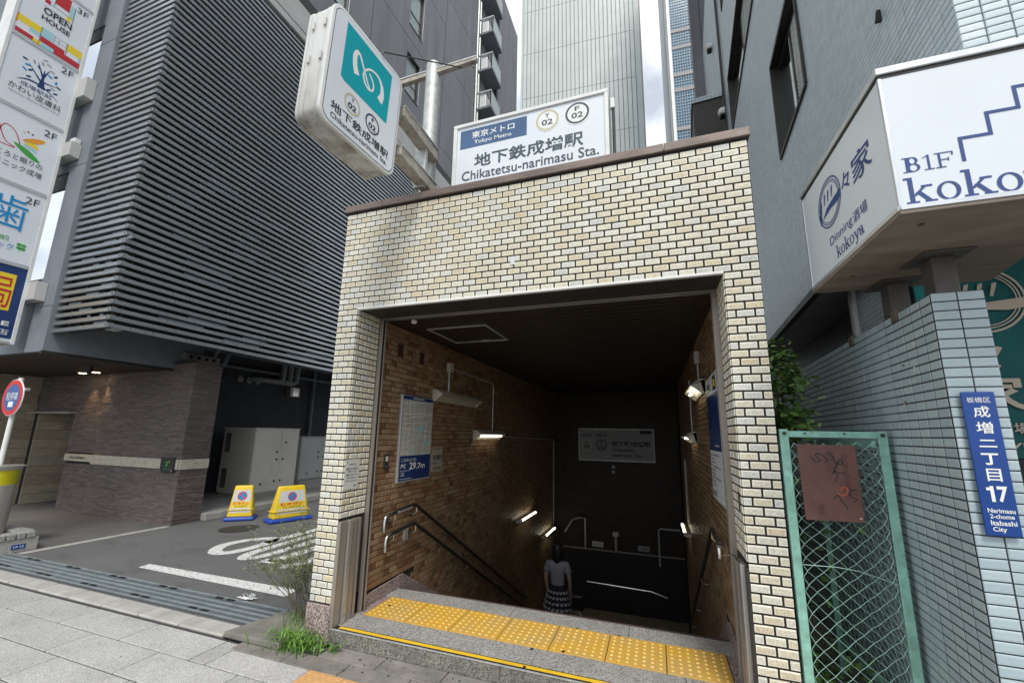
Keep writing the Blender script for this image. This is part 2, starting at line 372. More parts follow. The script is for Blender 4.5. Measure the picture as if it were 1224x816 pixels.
# frames: origin O, in-plane u, v and outward normal n
class Fr:
    def __init__(s, O, u, v): s.O = Vector(O); s.u = Vector(u).normalized(); s.v = Vector(v).normalized(); s.n = s.u.cross(s.v)
    def p(s, a, b, d=0): return tuple(s.O+s.u*a+s.v*b+s.n*d)
    def T(s): return lambda a, b, d: s.p(a, b, d)
def project(P):
    v = np.asarray(P, float)-CPOS; a = v@CR; b = v@CU; c = v@CF
    return np.stack([612+FPX*a/c, 425.92-FPX*b/c, c], -1)
_tc = {}
def tile_mesh(w, h, d, mat):
    k = (round(w, 4), round(h, 4), round(d, 4), mat.name)
    if k in _tc: return _tc[k]
    c = .0025; X, Y = w/2, h/2
    def ring(x, y, z): return [(-x, -y, z), (x, -y, z), (x, y, z), (-x, y, z)]
    vs = ring(X-c, Y-c, d)+ring(X, Y, d-c)+ring(X, Y, 0)
    fs = [(0, 1, 2, 3)]
    for a in (0, 4): fs += [(a+i, a+4+i, a+4+(i+1) % 4, a+(i+1) % 4) for i in range(4)]
    me = bpy.data.meshes.new('brick_tile'); me.from_pydata(vs, [], fs); me.materials.append(mat)
    uv = me.uv_layers.new(name='UVMap')
    for li, l in enumerate(me.loops):
        x, y, z = vs[l.vertex_index]; uv.data[li].uv = (x/w+.5, y/h+.5)
    _tc[k] = me; return me
def tiles(parent, fr, cells, d, mat, name='tile', limit=300, stuffname=None, jitter=0.0):
    """cells: array (a0, b0, w, h). The largest in view are single parts, the rest one joined part."""
    c = np.array(cells, float)
    if len(c) == 0: return
    O = np.array(fr.O); u = np.array(fr.u); v = np.array(fr.v); n = np.array(fr.n)
    ctr = O+np.outer(c[:, 0]+c[:, 2]/2, u)+np.outer(c[:, 1]+c[:, 3]/2, v)
    pr = project(ctr); dist = np.linalg.norm(ctr-CPOS, axis=1)
    facing = ((CPOS-ctr)@n)/dist
    inview = (pr[:, 2] > .1) & (pr[:, 0] > 0) & (pr[:, 0] < 1224) & (pr[:, 1] > 0) & (pr[:, 1] < 816)
    score = np.where(inview & (facing > 0), c[:, 2]*c[:, 3]*facing/dist**2, 0)
    order = np.argsort(-score); big = [i for i in order[:limit] if score[i] > 0]; bs = set(big)
    rot = Matrix((fr.u, fr.v, fr.n)).transposed().to_euler()
    for i in big:
        a, b, ww, hh = c[i]
        o = bpy.data.objects.new(name, tile_mesh(ww, hh, d, mat)); COL.objects.link(o)
        o.rotation_euler = rot; place(o, Vector(ctr[i])+fr.n*random.uniform(-jitter, jitter), parent)
    rest = np.array([i for i in range(len(c)) if i not in bs], int)
    if len(rest):
        q = c[rest]; N = len(q); cc = ctr[rest].mean(0)
        a0, b0, a1, b1 = q[:, 0], q[:, 1], q[:, 0]+q[:, 2], q[:, 1]+q[:, 3]
        corners = [(a0, b0), (a1, b0), (a1, b1), (a0, b1)]
        P = np.zeros((N, 8, 3))
        for k, (x, y) in enumerate(corners):
            base = O+np.outer(x, u)+np.outer(y, v); P[:, k] = base+n*d; P[:, k+4] = base
        P = P.reshape(-1, 3)-cc
        F = np.array([(0, 1, 2, 3), (0, 4, 5, 1), (1, 5, 6, 2), (2, 6, 7, 3), (3, 7, 4, 0)])
        FF = (F[None]+np.arange(N)[:, None, None]*8).reshape(-1, 4)
        me = bpy.data.meshes.new(name+'_field'); me.from_pydata(P, [], FF.tolist()); me.materials.append(mat)
        UV = np.array([(0, 0), (1, 0), (1, 1), (0, 1)]); uvf = np.array([UV[[0, 1, 2, 3]], UV[[0, 0, 1, 1]], UV[[1, 1, 2, 2]], UV[[2, 2, 3, 3]], UV[[3, 3, 0, 0]]], float)
        uv = me.uv_layers.new(name='UVMap'); uv.data.foreach_set('uv', np.tile(uvf.reshape(-1, 2), (N, 1)).ravel())
        o = bpy.data.objects.new(stuffname or name+'_field', me); COL.objects.link(o); place(o, Vector(cc), parent); o['kind'] = 'stuff'
def grid_cells(a0, a1, b0, b1, pw, ph, gap, bond=True, hole=None, phase=0, row0=0, top_down=False, keep=None):
    """running or stack bond cells covering a0..a1, b0..b1, cut at the ends"""
    out = []; nb = int(math.ceil((b1-b0)/ph-1e-6))
    for r in range(nb):
        if top_down: zt = b1-r*ph; zb = max(zt-ph, b0)
        else: zb = b0+r*ph; zt = min(zb+ph, b1)
        if zt-zb < ph*.25: continue
        off = (pw/2 if (bond and (r+row0) % 2) else 0)+phase
        x = a0-off
        while x < a1-1e-4:
            l = max(x, a0); rr = min(x+pw, a1)
            if rr-l > pw*.2 and not (hole and any(l < h[1]-.01 and rr > h[0]+.01 and zb < h[3]-.01 and zt > h[2]+.01 for h in hole)):
                out.append((l+gap/2, zb+gap/2, rr-l-gap, zt-zb-gap))
            x += pw
    if keep: out = [c for c in out if keep(c)]
    return out

# text as flat print -------------------------------------------------
def text_mesh(body, bold=0.0):
    cu = bpy.data.curves.new('text', 'FONT'); cu.body = body; cu.offset = bold; cu.resolution_u = 3
    o = bpy.data.objects.new('text', cu); COL.objects.link(o)
    me = bpy.data.meshes.new_from_object(o.evaluated_get(bpy.context.evaluated_depsgraph_get()))
    bpy.data.objects.remove(o); bpy.data.curves.remove(cu); return me
def txt(body, fr, a0, b0, a1, b1, mat, parent, d=.002, bold=.0, name='lettering', skew=0):
    me = text_mesh(body, bold); n = len(me.vertices)
    if n == 0: return
    co = np.zeros(n*3); me.vertices.foreach_get('co', co); co = co.reshape(-1, 3)
    mn, mx = co.min(0), co.max(0); s = (co[:, :2]-mn[:2])/np.maximum(mx[:2]-mn[:2], 1e-6)
    a = a0+s[:, 0]*(a1-a0); b = b0+s[:, 1]*(b1-b0)+skew*s[:, 0]
    P = np.array(fr.O)+np.outer(a, np.array(fr.u))+np.outer(b, np.array(fr.v))+np.array(fr.n)*d
    c = (P.min(0)+P.max(0))/2; me.vertices.foreach_set('co', (P-c).ravel()); me.update(); me.name = name
    me.materials.clear(); me.materials.append(mat)
    o = bpy.data.objects.new(name, me); COL.objects.link(o); place(o, Vector(c), parent); return o
def shape(pts, fr, mat, parent, d=.0015, name='print', t=0):
    mb = MB(fr.T())
    if t: mb.prism([(x, y, d) for x, y in pts], (0, 0, 0))
    mb.add([(x, y, d) for x, y in pts], [tuple(range(len(pts)))])
    return mb.build(name, mat, parent)
def ell(cx, cy, rx, ry, n=32, a0=0, a1=2*math.pi): return [(cx+rx*math.cos(a0+(a1-a0)*i/n), cy+ry*math.sin(a0+(a1-a0)*i/n)) for i in range(n)]
def ring(cx, cy, r, w, fr, mat, parent, d=.0015, ry=None, name='ring_mark', n=40):
    ry = ry or r; k = ry/r; mb = MB(fr.T())
    a = [(x, y, d) for x, y in ell(cx, cy, r, ry, n)]; b = [(x, y, d) for x, y in ell(cx, cy, r-w, (r-w)*k, n)]
    mb.add(a+b, [(i, (i+1) % n, n+(i+1) % n, n+i) for i in range(n)]); return mb.build(name, mat, parent)
def stroke(pts, wd, fr, mat, parent, d=.002, name='stroke_mark', closed=False):
    """flat band along a polyline; wd a width or list of widths"""
    P = [Vector((p[0], p[1], 0)) for p in pts]; n = len(P); W = wd if isinstance(wd, (list, tuple)) else [wd]*n
    L = []; Q = []
    for i, p in enumerate(P):
        t = (P[(i+1) % n]-P[i-1]) if closed else (P[min(i+1, n-1)]-P[max(i-1, 0)])
        t.normalize(); nn = Vector((-t.y, t.x, 0)); L.append(p+nn*W[i]/2); Q.append(p-nn*W[i]/2)
    vs = [(q.x, q.y, d) for q in L+Q]; k = n if closed else n-1
    return MB(fr.T()).add(vs, [(i, (i+1) % n, n+(i+1) % n, n+i) for i in range(k)]).build(name, mat, parent)
def smooth_pts(pts, n=6, closed=False):
    out = []; N = len(pts); P = [Vector(p) for p in pts]
    for i in range(N if closed else N-1):
        p0 = P[(i-1) % N] if (closed or i > 0) else P[i]; p1 = P[i]; p2 = P[(i+1) % N]; p3 = P[(i+2) % N] if (closed or i+2 < N) else p2
        for k in range(n):
            t = k/n; out.append(tuple(.5*((2*p1)+(p2-p0)*t+(2*p0-5*p1+4*p2-p3)*t*t+(3*p1-p0-3*p2+p3)*t**3)))
    if not closed: out.append(tuple(P[-1]))
    return out


def slab_word(word, fr, a0, b0, width, h, mat, parent, d=.001):
    """slab serif lettering from strokes; h is the ascender height, b0 the baseline"""
    G = {'k': (.92, [('r', .12, .27, 0, 1), ('r', .0, .40, 0, .075), ('r', .0, .2, .925, 1), ('l', .27, .28, .62, .62, .095), ('r', .50, .84, .585, .655), ('l', .40, .42, .72, .04, .15), ('r', .56, .93, 0, .075)]),
         'o': (.78, [('o', .37, .33, .35, .345, .105)]),
         'y': (.86, [('l', .14, .62, .46, .06, .14), ('l', .72, .62, .33, -.27, .085), ('r', .0, .32, .585, .655), ('r', .56, .88, .585, .655), ('r', .12, .36, -.30, -.20)]),
         'a': (.80, [('o', .30, .21, .26, .22, .10), ('r', .46, .60, .05, .55), ('o', .33, .46, .27, .20, .08), ('r', .52, .76, 0, .075)]),
         'B': (.86, [('r', .14, .24, 0, 1), ('r', .0, .5, 0, .06), ('r', .0, .5, .94, 1), ('r', .2, .5, .49, .55), ('o', .46, .275, .28, .275, .10), ('o', .44, .745, .24, .255, .10)]),
         '1': (.52, [('r', .20, .30, 0, 1), ('r', .04, .46, 0, .06), ('l', .03, .82, .24, .97, .07)]),
         'F': (.80, [('r', .14, .24, 0, 1), ('r', .0, .42, 0, .06), ('r', .0, .74, .94, 1), ('r', .24, .56, .49, .55), ('r', .70, .76, .74, 1), ('r', .52, .57, .40, .64)])}
    tot = sum(G[c][0] for c in word); k = width/tot; x = a0; n = 0; mb = MB(fr.T())
    for c in word:
        w_, ps = G[c]
        for p in ps:
            dd = d+.00004*n; n += 1
            if p[0] == 'r': mb.quad(*[(x+u_*k, b0+v_*h, dd) for u_, v_ in ((p[1], p[3]), (p[2], p[3]), (p[2], p[4]), (p[1], p[4]))])
            elif p[0] == 'l':
                v1 = Vector((x+p[1]*k, b0+p[2]*h)); v2 = Vector((x+p[3]*k, b0+p[4]*h)); t = p[5]*k*.6
                mb.quad((v1.x-t, v1.y, dd), (v1.x+t, v1.y, dd), (v2.x+t, v2.y, dd), (v2.x-t, v2.y, dd))
            else:
                N = 28; ou = [(x+p[1]*k+p[3]*k*math.cos(6.2832*i/N), b0+p[2]*h+p[4]*h*math.sin(6.2832*i/N), dd) for i in range(N)]
                inn = [(x+p[1]*k+(p[3]-p[5]*1.25)*k*math.cos(6.2832*i/N), b0+p[2]*h+(p[4]-p[5]*.55)*h*math.sin(6.2832*i/N), dd) for i in range(N)]
                mb.add(ou+inn, [(i, (i+1) % N, N+(i+1) % N, N+i) for i in range(N)])
        x += w_*k
    return mb.build('lettering', mat, parent)

# ================================================================ GROUND
def sheet(name, x0, x1, y0, y1, z, mat): 
    o = MB().quad((x0, y0, z), (x1, y0, z), (x1, y1, z), (x0, y1, z)).build(name, mat); return tag(o, kind='structure')
g = MB()   # ground with the stairwell cut out
X = [-300, -2.81, .71, 300]; Y = [-300, .34, 8.2, 300]
for i in range(3):
    for j in range(3):
        if (i, j) != (1, 1): g.quad((X[i], Y[j], -.03), (X[i+1], Y[j], -.03), (X[i+1], Y[j+1], -.03), (X[i], Y[j+1], -.03))
tag(g.build('ground', M['ground']), kind='structure')
MBp = MB().box(-14, -2.86, -.045, 26, -.028, 0.0)
tag(MBp.build('asphalt_lot', M['asphalt']), kind='structure')
pave = MB().box(-14, 8, -4.5, -.233, -.028, -.004)
pave = tag(pave.build('pavement', M['mortar_grey']), kind='structure')
FG = Fr((0, 0, 0), (1, 0, 0), (0, 1, 0))
rows = [-.255-.305*k for k in range(9)]
pm = {}
def stone(parent, x0, x1, y0, y1, z0, z1, mat, name, bev=.004, tilt=.0015):
    key = (round(x1-x0, 3), round(y1-y0, 3), round(z1-z0, 3), mat.name)
    if key not in pm:
        o = MB().box(x0, x1, y0, y1, z0, z1).build(name, mat, parent, bev, seg=1); pm[key] = o.data
    else:
        o = bpy.data.objects.new(name, pm[key]); COL.objects.link(o); place(o, ((x0+x1)/2, (y0+y1)/2, (z0+z1)/2), parent)
    o.rotation_euler = (random.uniform(-tilt, tilt), random.uniform(-tilt, tilt), 0); return o
old = {(0, 10), (0, 11), (1, 9), (0, 5)}
PW = .83
for r in range(8):
    y1 = rows[r]-.002; y0 = rows[r+1]+.002; off = [0, .31, .10, .52, .22, .65, .4, .05][r]
    k = 0; x = -12.5-off
    while x < 5:
        x1 = x+PW
        tact = x1 > -2.43 and r == 0
        if r == 0 and x < -2.43 < x1: x1 = -2.43; tact = False
        strip = r == 0 and x+.05 > -3.2
        if r == 0 and x < -3.2 < x1: x1 = -3.2
        if not tact and not strip:
            brown = (abs(x+PW/2+6.65) < .42 and r == 1) or (abs(x+PW/2+7.5) < .42 and r == 1)
            stone(pave, x+.005, min(x1, 6)-.005, y0+.003, y1-.003, -.014, .004+random.uniform(-.001, .001), M['paver_old'] if brown else M['paver'], 'paving_stone')
        if strip and not tact: stone(pave, x+.005, min(x1, 6)-.005, y0+.003, -.338, -.014, .004, M['paver'], 'paving_stone')
        x = x1; k += 1
for r in (0,):                  # orange tactile squares in the pavement
    x = -2.43
    while x < 1.3:
        y1 = -.337
        o = stone(pave, x+.002, x+.303, y1-.301, y1, -.014, .006, M['orange_tactile'], 'tactile_tile')
        d = MB()
        for i in range(5):
            for j in range(5): d.lathe((x+.03+i*.06, y1-.03-j*.06, .005), [(.016, 0), (.010, .005)], 8)
        d.build('tactile_dots', M['orange_tactile'], pave, kind='stuff')
        x += .305
for k, x in enumerate(np.arange(-3.25, 2.2, .52)):   # rough concrete strip in front of the step
    stone(pave, x+.004, x+.516, -.330, -.175, -.014, .003, M['concrete'], 'concrete_slab')
    if x > -2.9: stone(pave, x+.004+.2, x+.716, -.171, -.004, -.014, .004, M['concrete'], 'concrete_slab')
    elif x < -2.8: stone(pave, x+.004, x+.516+(.2 if x > -3 else 0), -.171, -.09, -.014, .001, M['concrete'], 'concrete_slab')
# kerb stones between lot and pavement
kerb = tag(MB().box(-14, -3.46, -.232, -.046, -.028, .004).build('kerb', M['pave_joint']), kind='structure')
x = -3.47; 
while x > -13:
    stone(kerb, x-.539, x-.006, -.230, -.048, -.02, .020, M['kerb'], 'kerb_stone', .010, .006); x -= .545
tag(MB().prism([(-3.46, -.23, .003), (-2.86, -.23, .003), (-2.86, .45, .003), (-3.15, .45, .003), (-3.32, .25, .003)], (0, 0, .05)).build('planting_edge', M['concrete'], None, .012), kind='structure')
# steel drainage grating
gt = thing('drain_grating', (-6, .05, 0), 'long galvanised drain grating lying between kerb stones and asphalt lot', 'grating')
box('drain_channel', (-12, -3.42, .00, .36, .0012, .004), M['grating_dark'], gt)
for y in (.02, .095, .17, .245, .335): box('bearing_bar', (-12, -3.42, y, y+.022, .004, .012), M['grating'], gt)
cross = MB(); x = -12
while x < -3.44:
    cross.box(x, x+.005, .02, .357, .004, .0085); x += .022
cross.build('cross_bars', M['grating'], gt, kind='stuff')
for x in np.arange(-11.2, -3.5, .86):
    for y in (.045, .305):
        for dx in (0, .16): box('end_clip', (x+dx, x+dx+.10, y, y+.03, .010, .016), M['black'], gt, .002)
box('end_plate', (-3.42, -3.39, 0, .36, .002, .014), M['grating'], gt)
# white markings painted on the lot
mk = MB().add([(-6.11, .63, .004), (-3.70, .60, .004), (-3.74, .79, .004), (-6.13, .765, .004)], [(0, 1, 2, 3)])
ln = mk.build('stop_line', M['roadpaint']); tag(ln, kind='structure')
FGm = Fr((0, 0, .003), (1, 0, 0), (0, 1, 0))
def rmark(pts, wd, closed=False, nm='road_lettering'):
    o = stroke(smooth_pts(pts, 5, closed), wd, FGm, M['roadpaint'], None, .001, nm, closed); tag(o, kind='structure')
rmark([(-6.12, 1.68), (-5.96, 1.47), (-5.80, 1.42), (-5.68, 1.55), (-5.64, 1.90), (-5.72, 2.20), (-5.85, 2.28), (-6.05, 2.1), (-6.13, 1.9)], .17, True)
rmark([(-5.70, 2.05), (-5.68, 2.6), (-5.66, 3.3), (-5.7, 4.2)], .17)
rmark([(-5.45, 3.8), (-5.42, 2.6), (-5.42, 1.75), (-5.38, 1.5), (-5.28, 1.38), (-5.16, 1.5), (-5.12, 1.9), (-5.13, 2.6), (-5.13, 3.6)], .15)
rmark([(-4.98, 1.40), (-4.74, 1.44)], .16); rmark([(-4.84, 1.40), (-4.80, 2.2), (-4.78, 3.6)], .17)
rmark([(-4.55, 1.3), (-4.42, 1.5), (-4.40, 2.2), (-4.45, 3.2)], .16)
tag(MB().box(-8.22, -8.10, .40, 2.19, .0005, .003).build('concrete_edge_strip', M['kerb']), kind='structure')
apron = tag(MB().box(-14, -8.22, .40, 2.9, .0005, .0022).build('entrance_apron', pbr('dark smooth paving', (.12, .118, .115), .7, 0, .12, 2)), kind='structure')
mh = tag(MB().lathe((-6.9, 2.55, .001), [(.30, 0), (.30, .004)], 32).build('manhole_cover', pbr('cast iron cover', (.05, .048, .045), .7, .4)), 'round iron manhole cover set in asphalt beside the yellow signs', 'manhole cover')

# ================================================================ SUBWAY ENTRANCE
XL, XR, OL, OR_, ZT, ZL = -2.817, .720, -2.590, .495, 3.819, 2.828
PWB, PHB, GB = .11410, .05507, .0124
ent = thing('subway_entrance', (-1.05, 0, 0), 'subway entrance portal clad in cream tiles with brown coping and stairs leading down', 'subway entrance')
wl = MB()
wl.box(XL, XR, .004, .36, ZL+.004, ZT); wl.box(XL, OL-.004, .004, .36, .285, ZL+.004); wl.box(OR_+.004, XR, .004, .36, 0, ZL+.004)
wl.box(XL, XR, .36, 8.4, 2.95, ZT); wl.box(XL, -2.612, .36, 8.4, -2.75, 2.95); wl.box(.515, XR, .36, 8.4, -2.75, 2.95)
wl.build('portal_wall', M['mortar'], ent)
FF_ = Fr((0, .004, 0), (1, 0, 0), (0, 0, 1))
cells = []
for r in range(18):
    zt = ZT-r*PHB; x = XL-(PWB/2 if r % 2 else 0)
    while x < XR-.01:
        l, rr = max(x, XL), min(x+PWB, XR)
        if rr-l > .02: cells.append((l+GB/2, zt-PHB+GB/2, rr-l-GB, PHB-GB))
        x += PWB
for r in range(18, 70):
    zt = ZT-r*PHB
    for l0, w0, zb in ((XL, 2*PWB-.001, .285), (OR_, 2*PWB-.003, 0)):
        if zt-PHB < zb-.02: continue
        if r % 2: parts = [(0, .5), (.5, 1), (1.5, .5)]
        else: parts = [(0, 1), (1, 1)]
        for a, b in parts: cells.append((l0+a*PWB*.995+GB/2, zt-PHB+GB/2, b*PWB*.995-GB, PHB-GB))
tiles(ent, FF_, cells, .009, M['brick'], 'brick', 300, 'brick_field', .0012)
# jamb faces
def jamb(fr, zb, zt_):
    out = []
    for r in range(18, 70):
        zt = ZT-r*PHB
        if zt-PHB < zb-.02 or zt > zt_+.01: continue
        x = 0 if r % 2 else -PWB/2
        while x < .325:
            l, rr = max(x, 0), min(x+PWB, .333)
            if rr-l > .02: out.append((l+GB/2, zt-PHB+GB/2, rr-l-GB, PHB-GB))
            x += PWB
    return out
FJL = Fr((OL-.006, 0, 0), (0, 1, 0), (0, 0, 1)); FJR = Fr((OR_+.006, .333, 0), (0, -1, 0), (0, 0, 1))
jl = thing('jamb_cladding', (OL, .16, 0), 'cream tiled return of the left entrance jamb, lit from the street', 'tiled jamb')
tiles(jl, FJL, jamb(FJL, .94, ZL), .008, M['brick'], 'brick', 300)
jr = thing('jamb_cladding', (OR_, .16, 0), 'cream tiled return of the right entrance jamb, lying in shade', 'tiled jamb')
tiles(jr, FJR, jamb(FJR, .94, ZL), .008, M['brick'], 'brick', 300)
box('granite_base', (XL-.012, OL+.002, -.016, .30, 0, .284), M['granite_pink'], ent, .004)
# coping in three lengths
for a, b in ((XL-.018, -2.40), (-2.396, .155), (.159, XR+.018)):
    MB().prism([(a, -.028, 3.838), (a, -.028, 3.905), (a, .34, 3.925), (a, .34, 3.838)], (b-a, 0, 0)).build('coping', M['coping'], ent, .004)
box('coping_bed', (XL, XR, -.004, .33, ZT-.001, 3.838), M['mortar'], ent)
# lintel soffit
box('soffit_trim', (OL, OR_, -.013, .02, 2.818, 2.8365), M['white'], ent, .002)
for a, b in ((OL, -1.62), (-1.617, -.60), (-.597, .06), (.063, OR_)): box('soffit_panel', (a, b, .021, .335, 2.824, 2.830), M['steel_dark'], ent)
box('shutter_slot', (OL, OR_, .3355, .352, 2.816, 2.829), M['steel_brown'], ent, .002)
box('shutter_slot', (OL, OR_, .40, .412, 2.818, 2.84), M['steel'], ent, .002)
box('access_plate', (-1.075, -1.038, -.011, .004, 3.075, 3.150), M['alu'], ent, .002)
# shutter guides
for x in (OL-.002, OR_-.038): 
    box('shutter_guide', (x, x+.04, .335, .352, .115, 2.83), M['steel_brown'], ent, .003); box('shutter_guide', (x, x+.04, .385, .402, .115, 2.83), M['steel_brown'], ent, .003)
    box('guide_recess', (x+.012, x+.03, .352, .385, .115, 2.83), M['black'], ent)
# ceiling of narrow metal slats
box('ceiling_slab', (-2.62, .53, .352, 8.3, 2.852, 2.95), M['black'], ent)
y = .415; cm = None
while y < 8.2:
    if cm is None:
        cm = box('ceiling_slat', (-2.61, .52, y, y+.112, 2.835, 2.851), M['ceil_slat'], ent, .005); y0_ = y
    else:
        c2 = bpy.data.objects.new('ceiling_slat', cm.data); COL.objects.link(c2); place(c2, (-1.045, y+.056, 2.843), ent)
    y += .120
hx0, hx1, hy0, hy1 = -2.36, -1.64, .845, 1.57
for b in ((hx0, hx1, hy0, hy0+.025), (hx0, hx1, hy1-.025, hy1), (hx0, hx0+.025, hy0+.025, hy1-.025), (hx1-.025, hx1, hy0+.025, hy1-.025)):
    box('hatch_frame', (*b, 2.822, 2.834), M['alu'], ent, .002)
box('hatch_handle', (-1.98, -1.88, 1.50, 1.53, 2.820, 2.832), M['alu'], ent, .002)
# step and landing
lg = thing('entrance_step', (-1.05, .5, 0), 'granite entrance step with yellow tactile tiles and yellow nosing strip', 'step')
box('landing_core', (OL, OR_, .02, 1.0, -.02, .109), M['mortar'], lg)
for a, b in ((OL, -2.20), (-2.197, -1.10), (-1.097, .02), (.023, OR_)): box('riser_stone', (a, b, 0, .0195, 0, .111), M['granite_step'], lg, .002)
box('nosing_edge', (OL, OR_, -.004, .012, .1112, .117), M['galv'], lg, .001)
box('nosing_edge', (-2.5, OR_-.01, .020, .030, .1112, .1165), M['black'], lg)
box('nosing_strip', (-2.52, OR_-.01, .031, .066, .1112, .1175), M['yellow_strip'], lg, .001)
box('nosing_edge', (-2.5, OR_-.01, .067, .076, .1112, .1165), M['black'], lg)
xs = [OL, -1.92, -.90, .12, OR_]
for i, (a, b) in enumerate(zip(xs[:-1], xs[1:])):
    box('granite_slab', (a+.002, b-.002, .078, .312, .105, .1155), M['granite_grey'], lg, .0015)
xs = [OL, -1.30, -.28, OR_]
for i, (a, b) in enumerate(zip(xs[:-1], xs[1:])):
    box('granite_slab', (a+.002, b-.002, .738, .962, .105, .1155), M['granite_grey'], lg, .0015)
box('granite_slab', (OL+.002, -2.508, .312, .738, .105, .115), M['granite_pink'], lg, .0015); box('granite_slab', (.425, OR_-.002, .312, .738, .105, .115), M['granite_pink'], lg, .0015)
dots = None
for i in range(7):
    x0 = -2.505+i*.418
    box('tactile_tile', (x0+.003, x0+.415, .316, .734, .108, .1215), M['yellow_tactile'], lg, .002)
    if dots is None:
        d = MB()
        for a in range(7):
            for b in range(7): d.lathe((x0+.209+(a-3)*.057, .525+(b-3)*.057, .1215), [(.0125, 0), (.0105, .0035), (.006, .005)], 10)
        dots = d.build('tactile_dots', M['tactile_bump'], lg, kind='stuff'); cx = x0
    else:
        c2 = dots.copy(); COL.objects.link(c2); c2.location = dots.location+Vector((x0-cx, 0, 0))
box('stair_nosing', (OL, OR_, .964, .992, .108, .1165), pbr('brown rubber nosing', (.07, .045, .045), .7), lg, .003)
for x, y in ((-.95, .29), (-.69, .745), (-.35, .745), (-2.40, .55), (.38, .70), (-.72, .33), (-.93, .04)):
    MB().lathe((x, y, .1215 if y > .31 and y < .74 else .1158), [(.016, 0), (.012, .003)], 7).build('gum_spot', M['black'], lg)
# lower flight
st = thing('staircase', (-1.05, 3, -1.2), 'stairs descending into the dark below the portal', 'stairs')
for k in range(15):
    z = .115-.1603*(k+1); y = 1.0+.30*k
    box('stair_tread', (-2.60, .505, y-.01, y+.31, z-.05, z), M['granite_step'], st, .004)
    box('stair_riser', (-2.60, .505, y-.01, y+.012, z, z+.1583 if k else z+.148), M['granite_step'], st)
    box('stair_nosing', (-2.60, .505, y+.262, y+.302, z+.0015, z+.006), M['steel_dark'], st)
fl = MB(); bl = thing('lower_landing', (-1.05, 6.6, -2.55), 'beige tiled landing at the foot of the stairs', 'landing')
box('landing_core', (-2.60, 2.6, 5.50, 8.2, -2.75, -2.47), M['mortar'], bl)
for i in range(17):
    for j in range(9):
        stone(bl, -2.6+i*.302, -2.6+i*.302+.298, 5.50+j*.302, 5.50+j*.302+.298, -2.47, -2.450, M['beige_floor'] if 'beige_floor' in M else M.setdefault('beige_floor', pbr('worn beige floor tile', (.42, .36, .27), .5, var=.15)), 'floor_tile', .002)
# interior walls, brown tiles ---------------------------------------
def soff(y): return .115-.534*(y-1) if y > 1 else .115
wlt = thing('stairwell_wall', (-2.61, 4, 0), 'left stairwell wall of brown and tan tiles, catching daylight near the street', 'tiled wall')
FWL = Fr((-2.606, 0, 0), (0, 1, 0), (0, 0, 1))
def keepL(c): return c[1]+c[3] > soff(c[0]+c[2])+.03 and not (c[0] < 1.2 and c[1] < .22)
def hole(c, hs): return any(c[0]+c[2] > h[0] and c[0] < h[1] and c[1]+c[3] > h[2] and c[1] < h[3] for h in hs)
cl = grid_cells(.405, 8.0, -2.54, 2.83, .1155, PHB, .007, True, top_down=True, keep=keepL)
tiles(wlt, FWL, cl, .006, M['brown'], 'tile', 300, 'tile_field', .001)
for a, b in ((.68, 2.63), (1.12, 2.62)): box('dark_tile_patch', (-2.6005, -2.598, a+.0, a+.10, b-.12, b+.02), M['stair_patch'] if 'stair_patch' in M else M.setdefault('stair_patch', flat('dark brown patch', (.05, .022, .018))), wlt)
wrt = thing('stairwell_wall', (.512, 4, 0), 'right stairwell wall of brown tiles, mostly in shadow', 'tiled wall')
FWR = Fr((.511, 0, 0), (0, -1, 0), (0, 0, 1))
cr_ = [(-c[0]-c[2], c[1], c[2], c[3]) for c in grid_cells(.405, 6.7, -2.54, 2.83, .1155, PHB, .007, True, top_down=True, keep=keepL)]
tiles(wrt, FWR, cr_, .006, M['brown'], 'tile', 300, 'tile_field', .001)
ew = thing('stairwell_wall', (-1, 8.0, 0), 'brown tiled end wall facing the street at the foot of the stairs', 'tiled wall')
box('wall_core', (-2.7, .715, 8.012, 8.3, -2.75, 2.95), M['mortar_brown'], ew)
tiles(ew, Fr((0, 8.012, 0), (1, 0, 0), (0, 0, 1)), grid_cells(-2.6, .9, -1.06, 2.83, .1155, PHB, .007, True, top_down=True), .006, M['brown_shaded'], 'tile', 0, 'tile_field')
box('dark_dado', (-2.6, 2.6, 7.975, 8.012, -2.54, -1.10), M['black'], ew); box('dado_ledge', (-2.6, 2.6, 7.95, 8.012, -1.10, -1.07), M['steel_brown'], ew, .004)
sk = thing('stair_skirting', (-2.6, 1, .1), 'pink granite skirting along the foot of the left stairwell wall', 'skirting')
MB().prism([(-2.603, .40, .115), (-2.603, 1.03, .115), (-2.603, 1.03, .235), (-2.603, .40, .215)], (.022, 0, 0)).build('skirting_stone', M['granite_pink'], sk, .002)
MB().prism([(-2.603, 1.032, -.02), (-2.603, 5.5, -2.50), (-2.603, 5.5, -2.27), (-2.603, 1.032, .235)], (.022, 0, 0)).build('skirting_stone', M['granite_pink'], sk)
sk = thing('stair_skirting', (.5, 1, .1), 'pink granite skirting along the foot of the right stairwell wall', 'skirting')
MB().prism([(.508, .40, .115), (.508, 1.03, .115), (.508, 1.03, .235), (.508, .40, .215)], (-.022, 0, 0)).build('skirting_stone', M['granite_pink'], sk, .002)
MB().prism([(.508, 1.032, -.02), (.508, 5.5, -2.50), (.508, 5.5, -2.27), (.508, 1.032, .235)], (-.022, 0, 0)).build('skirting_stone', M['granite_pink'], sk)
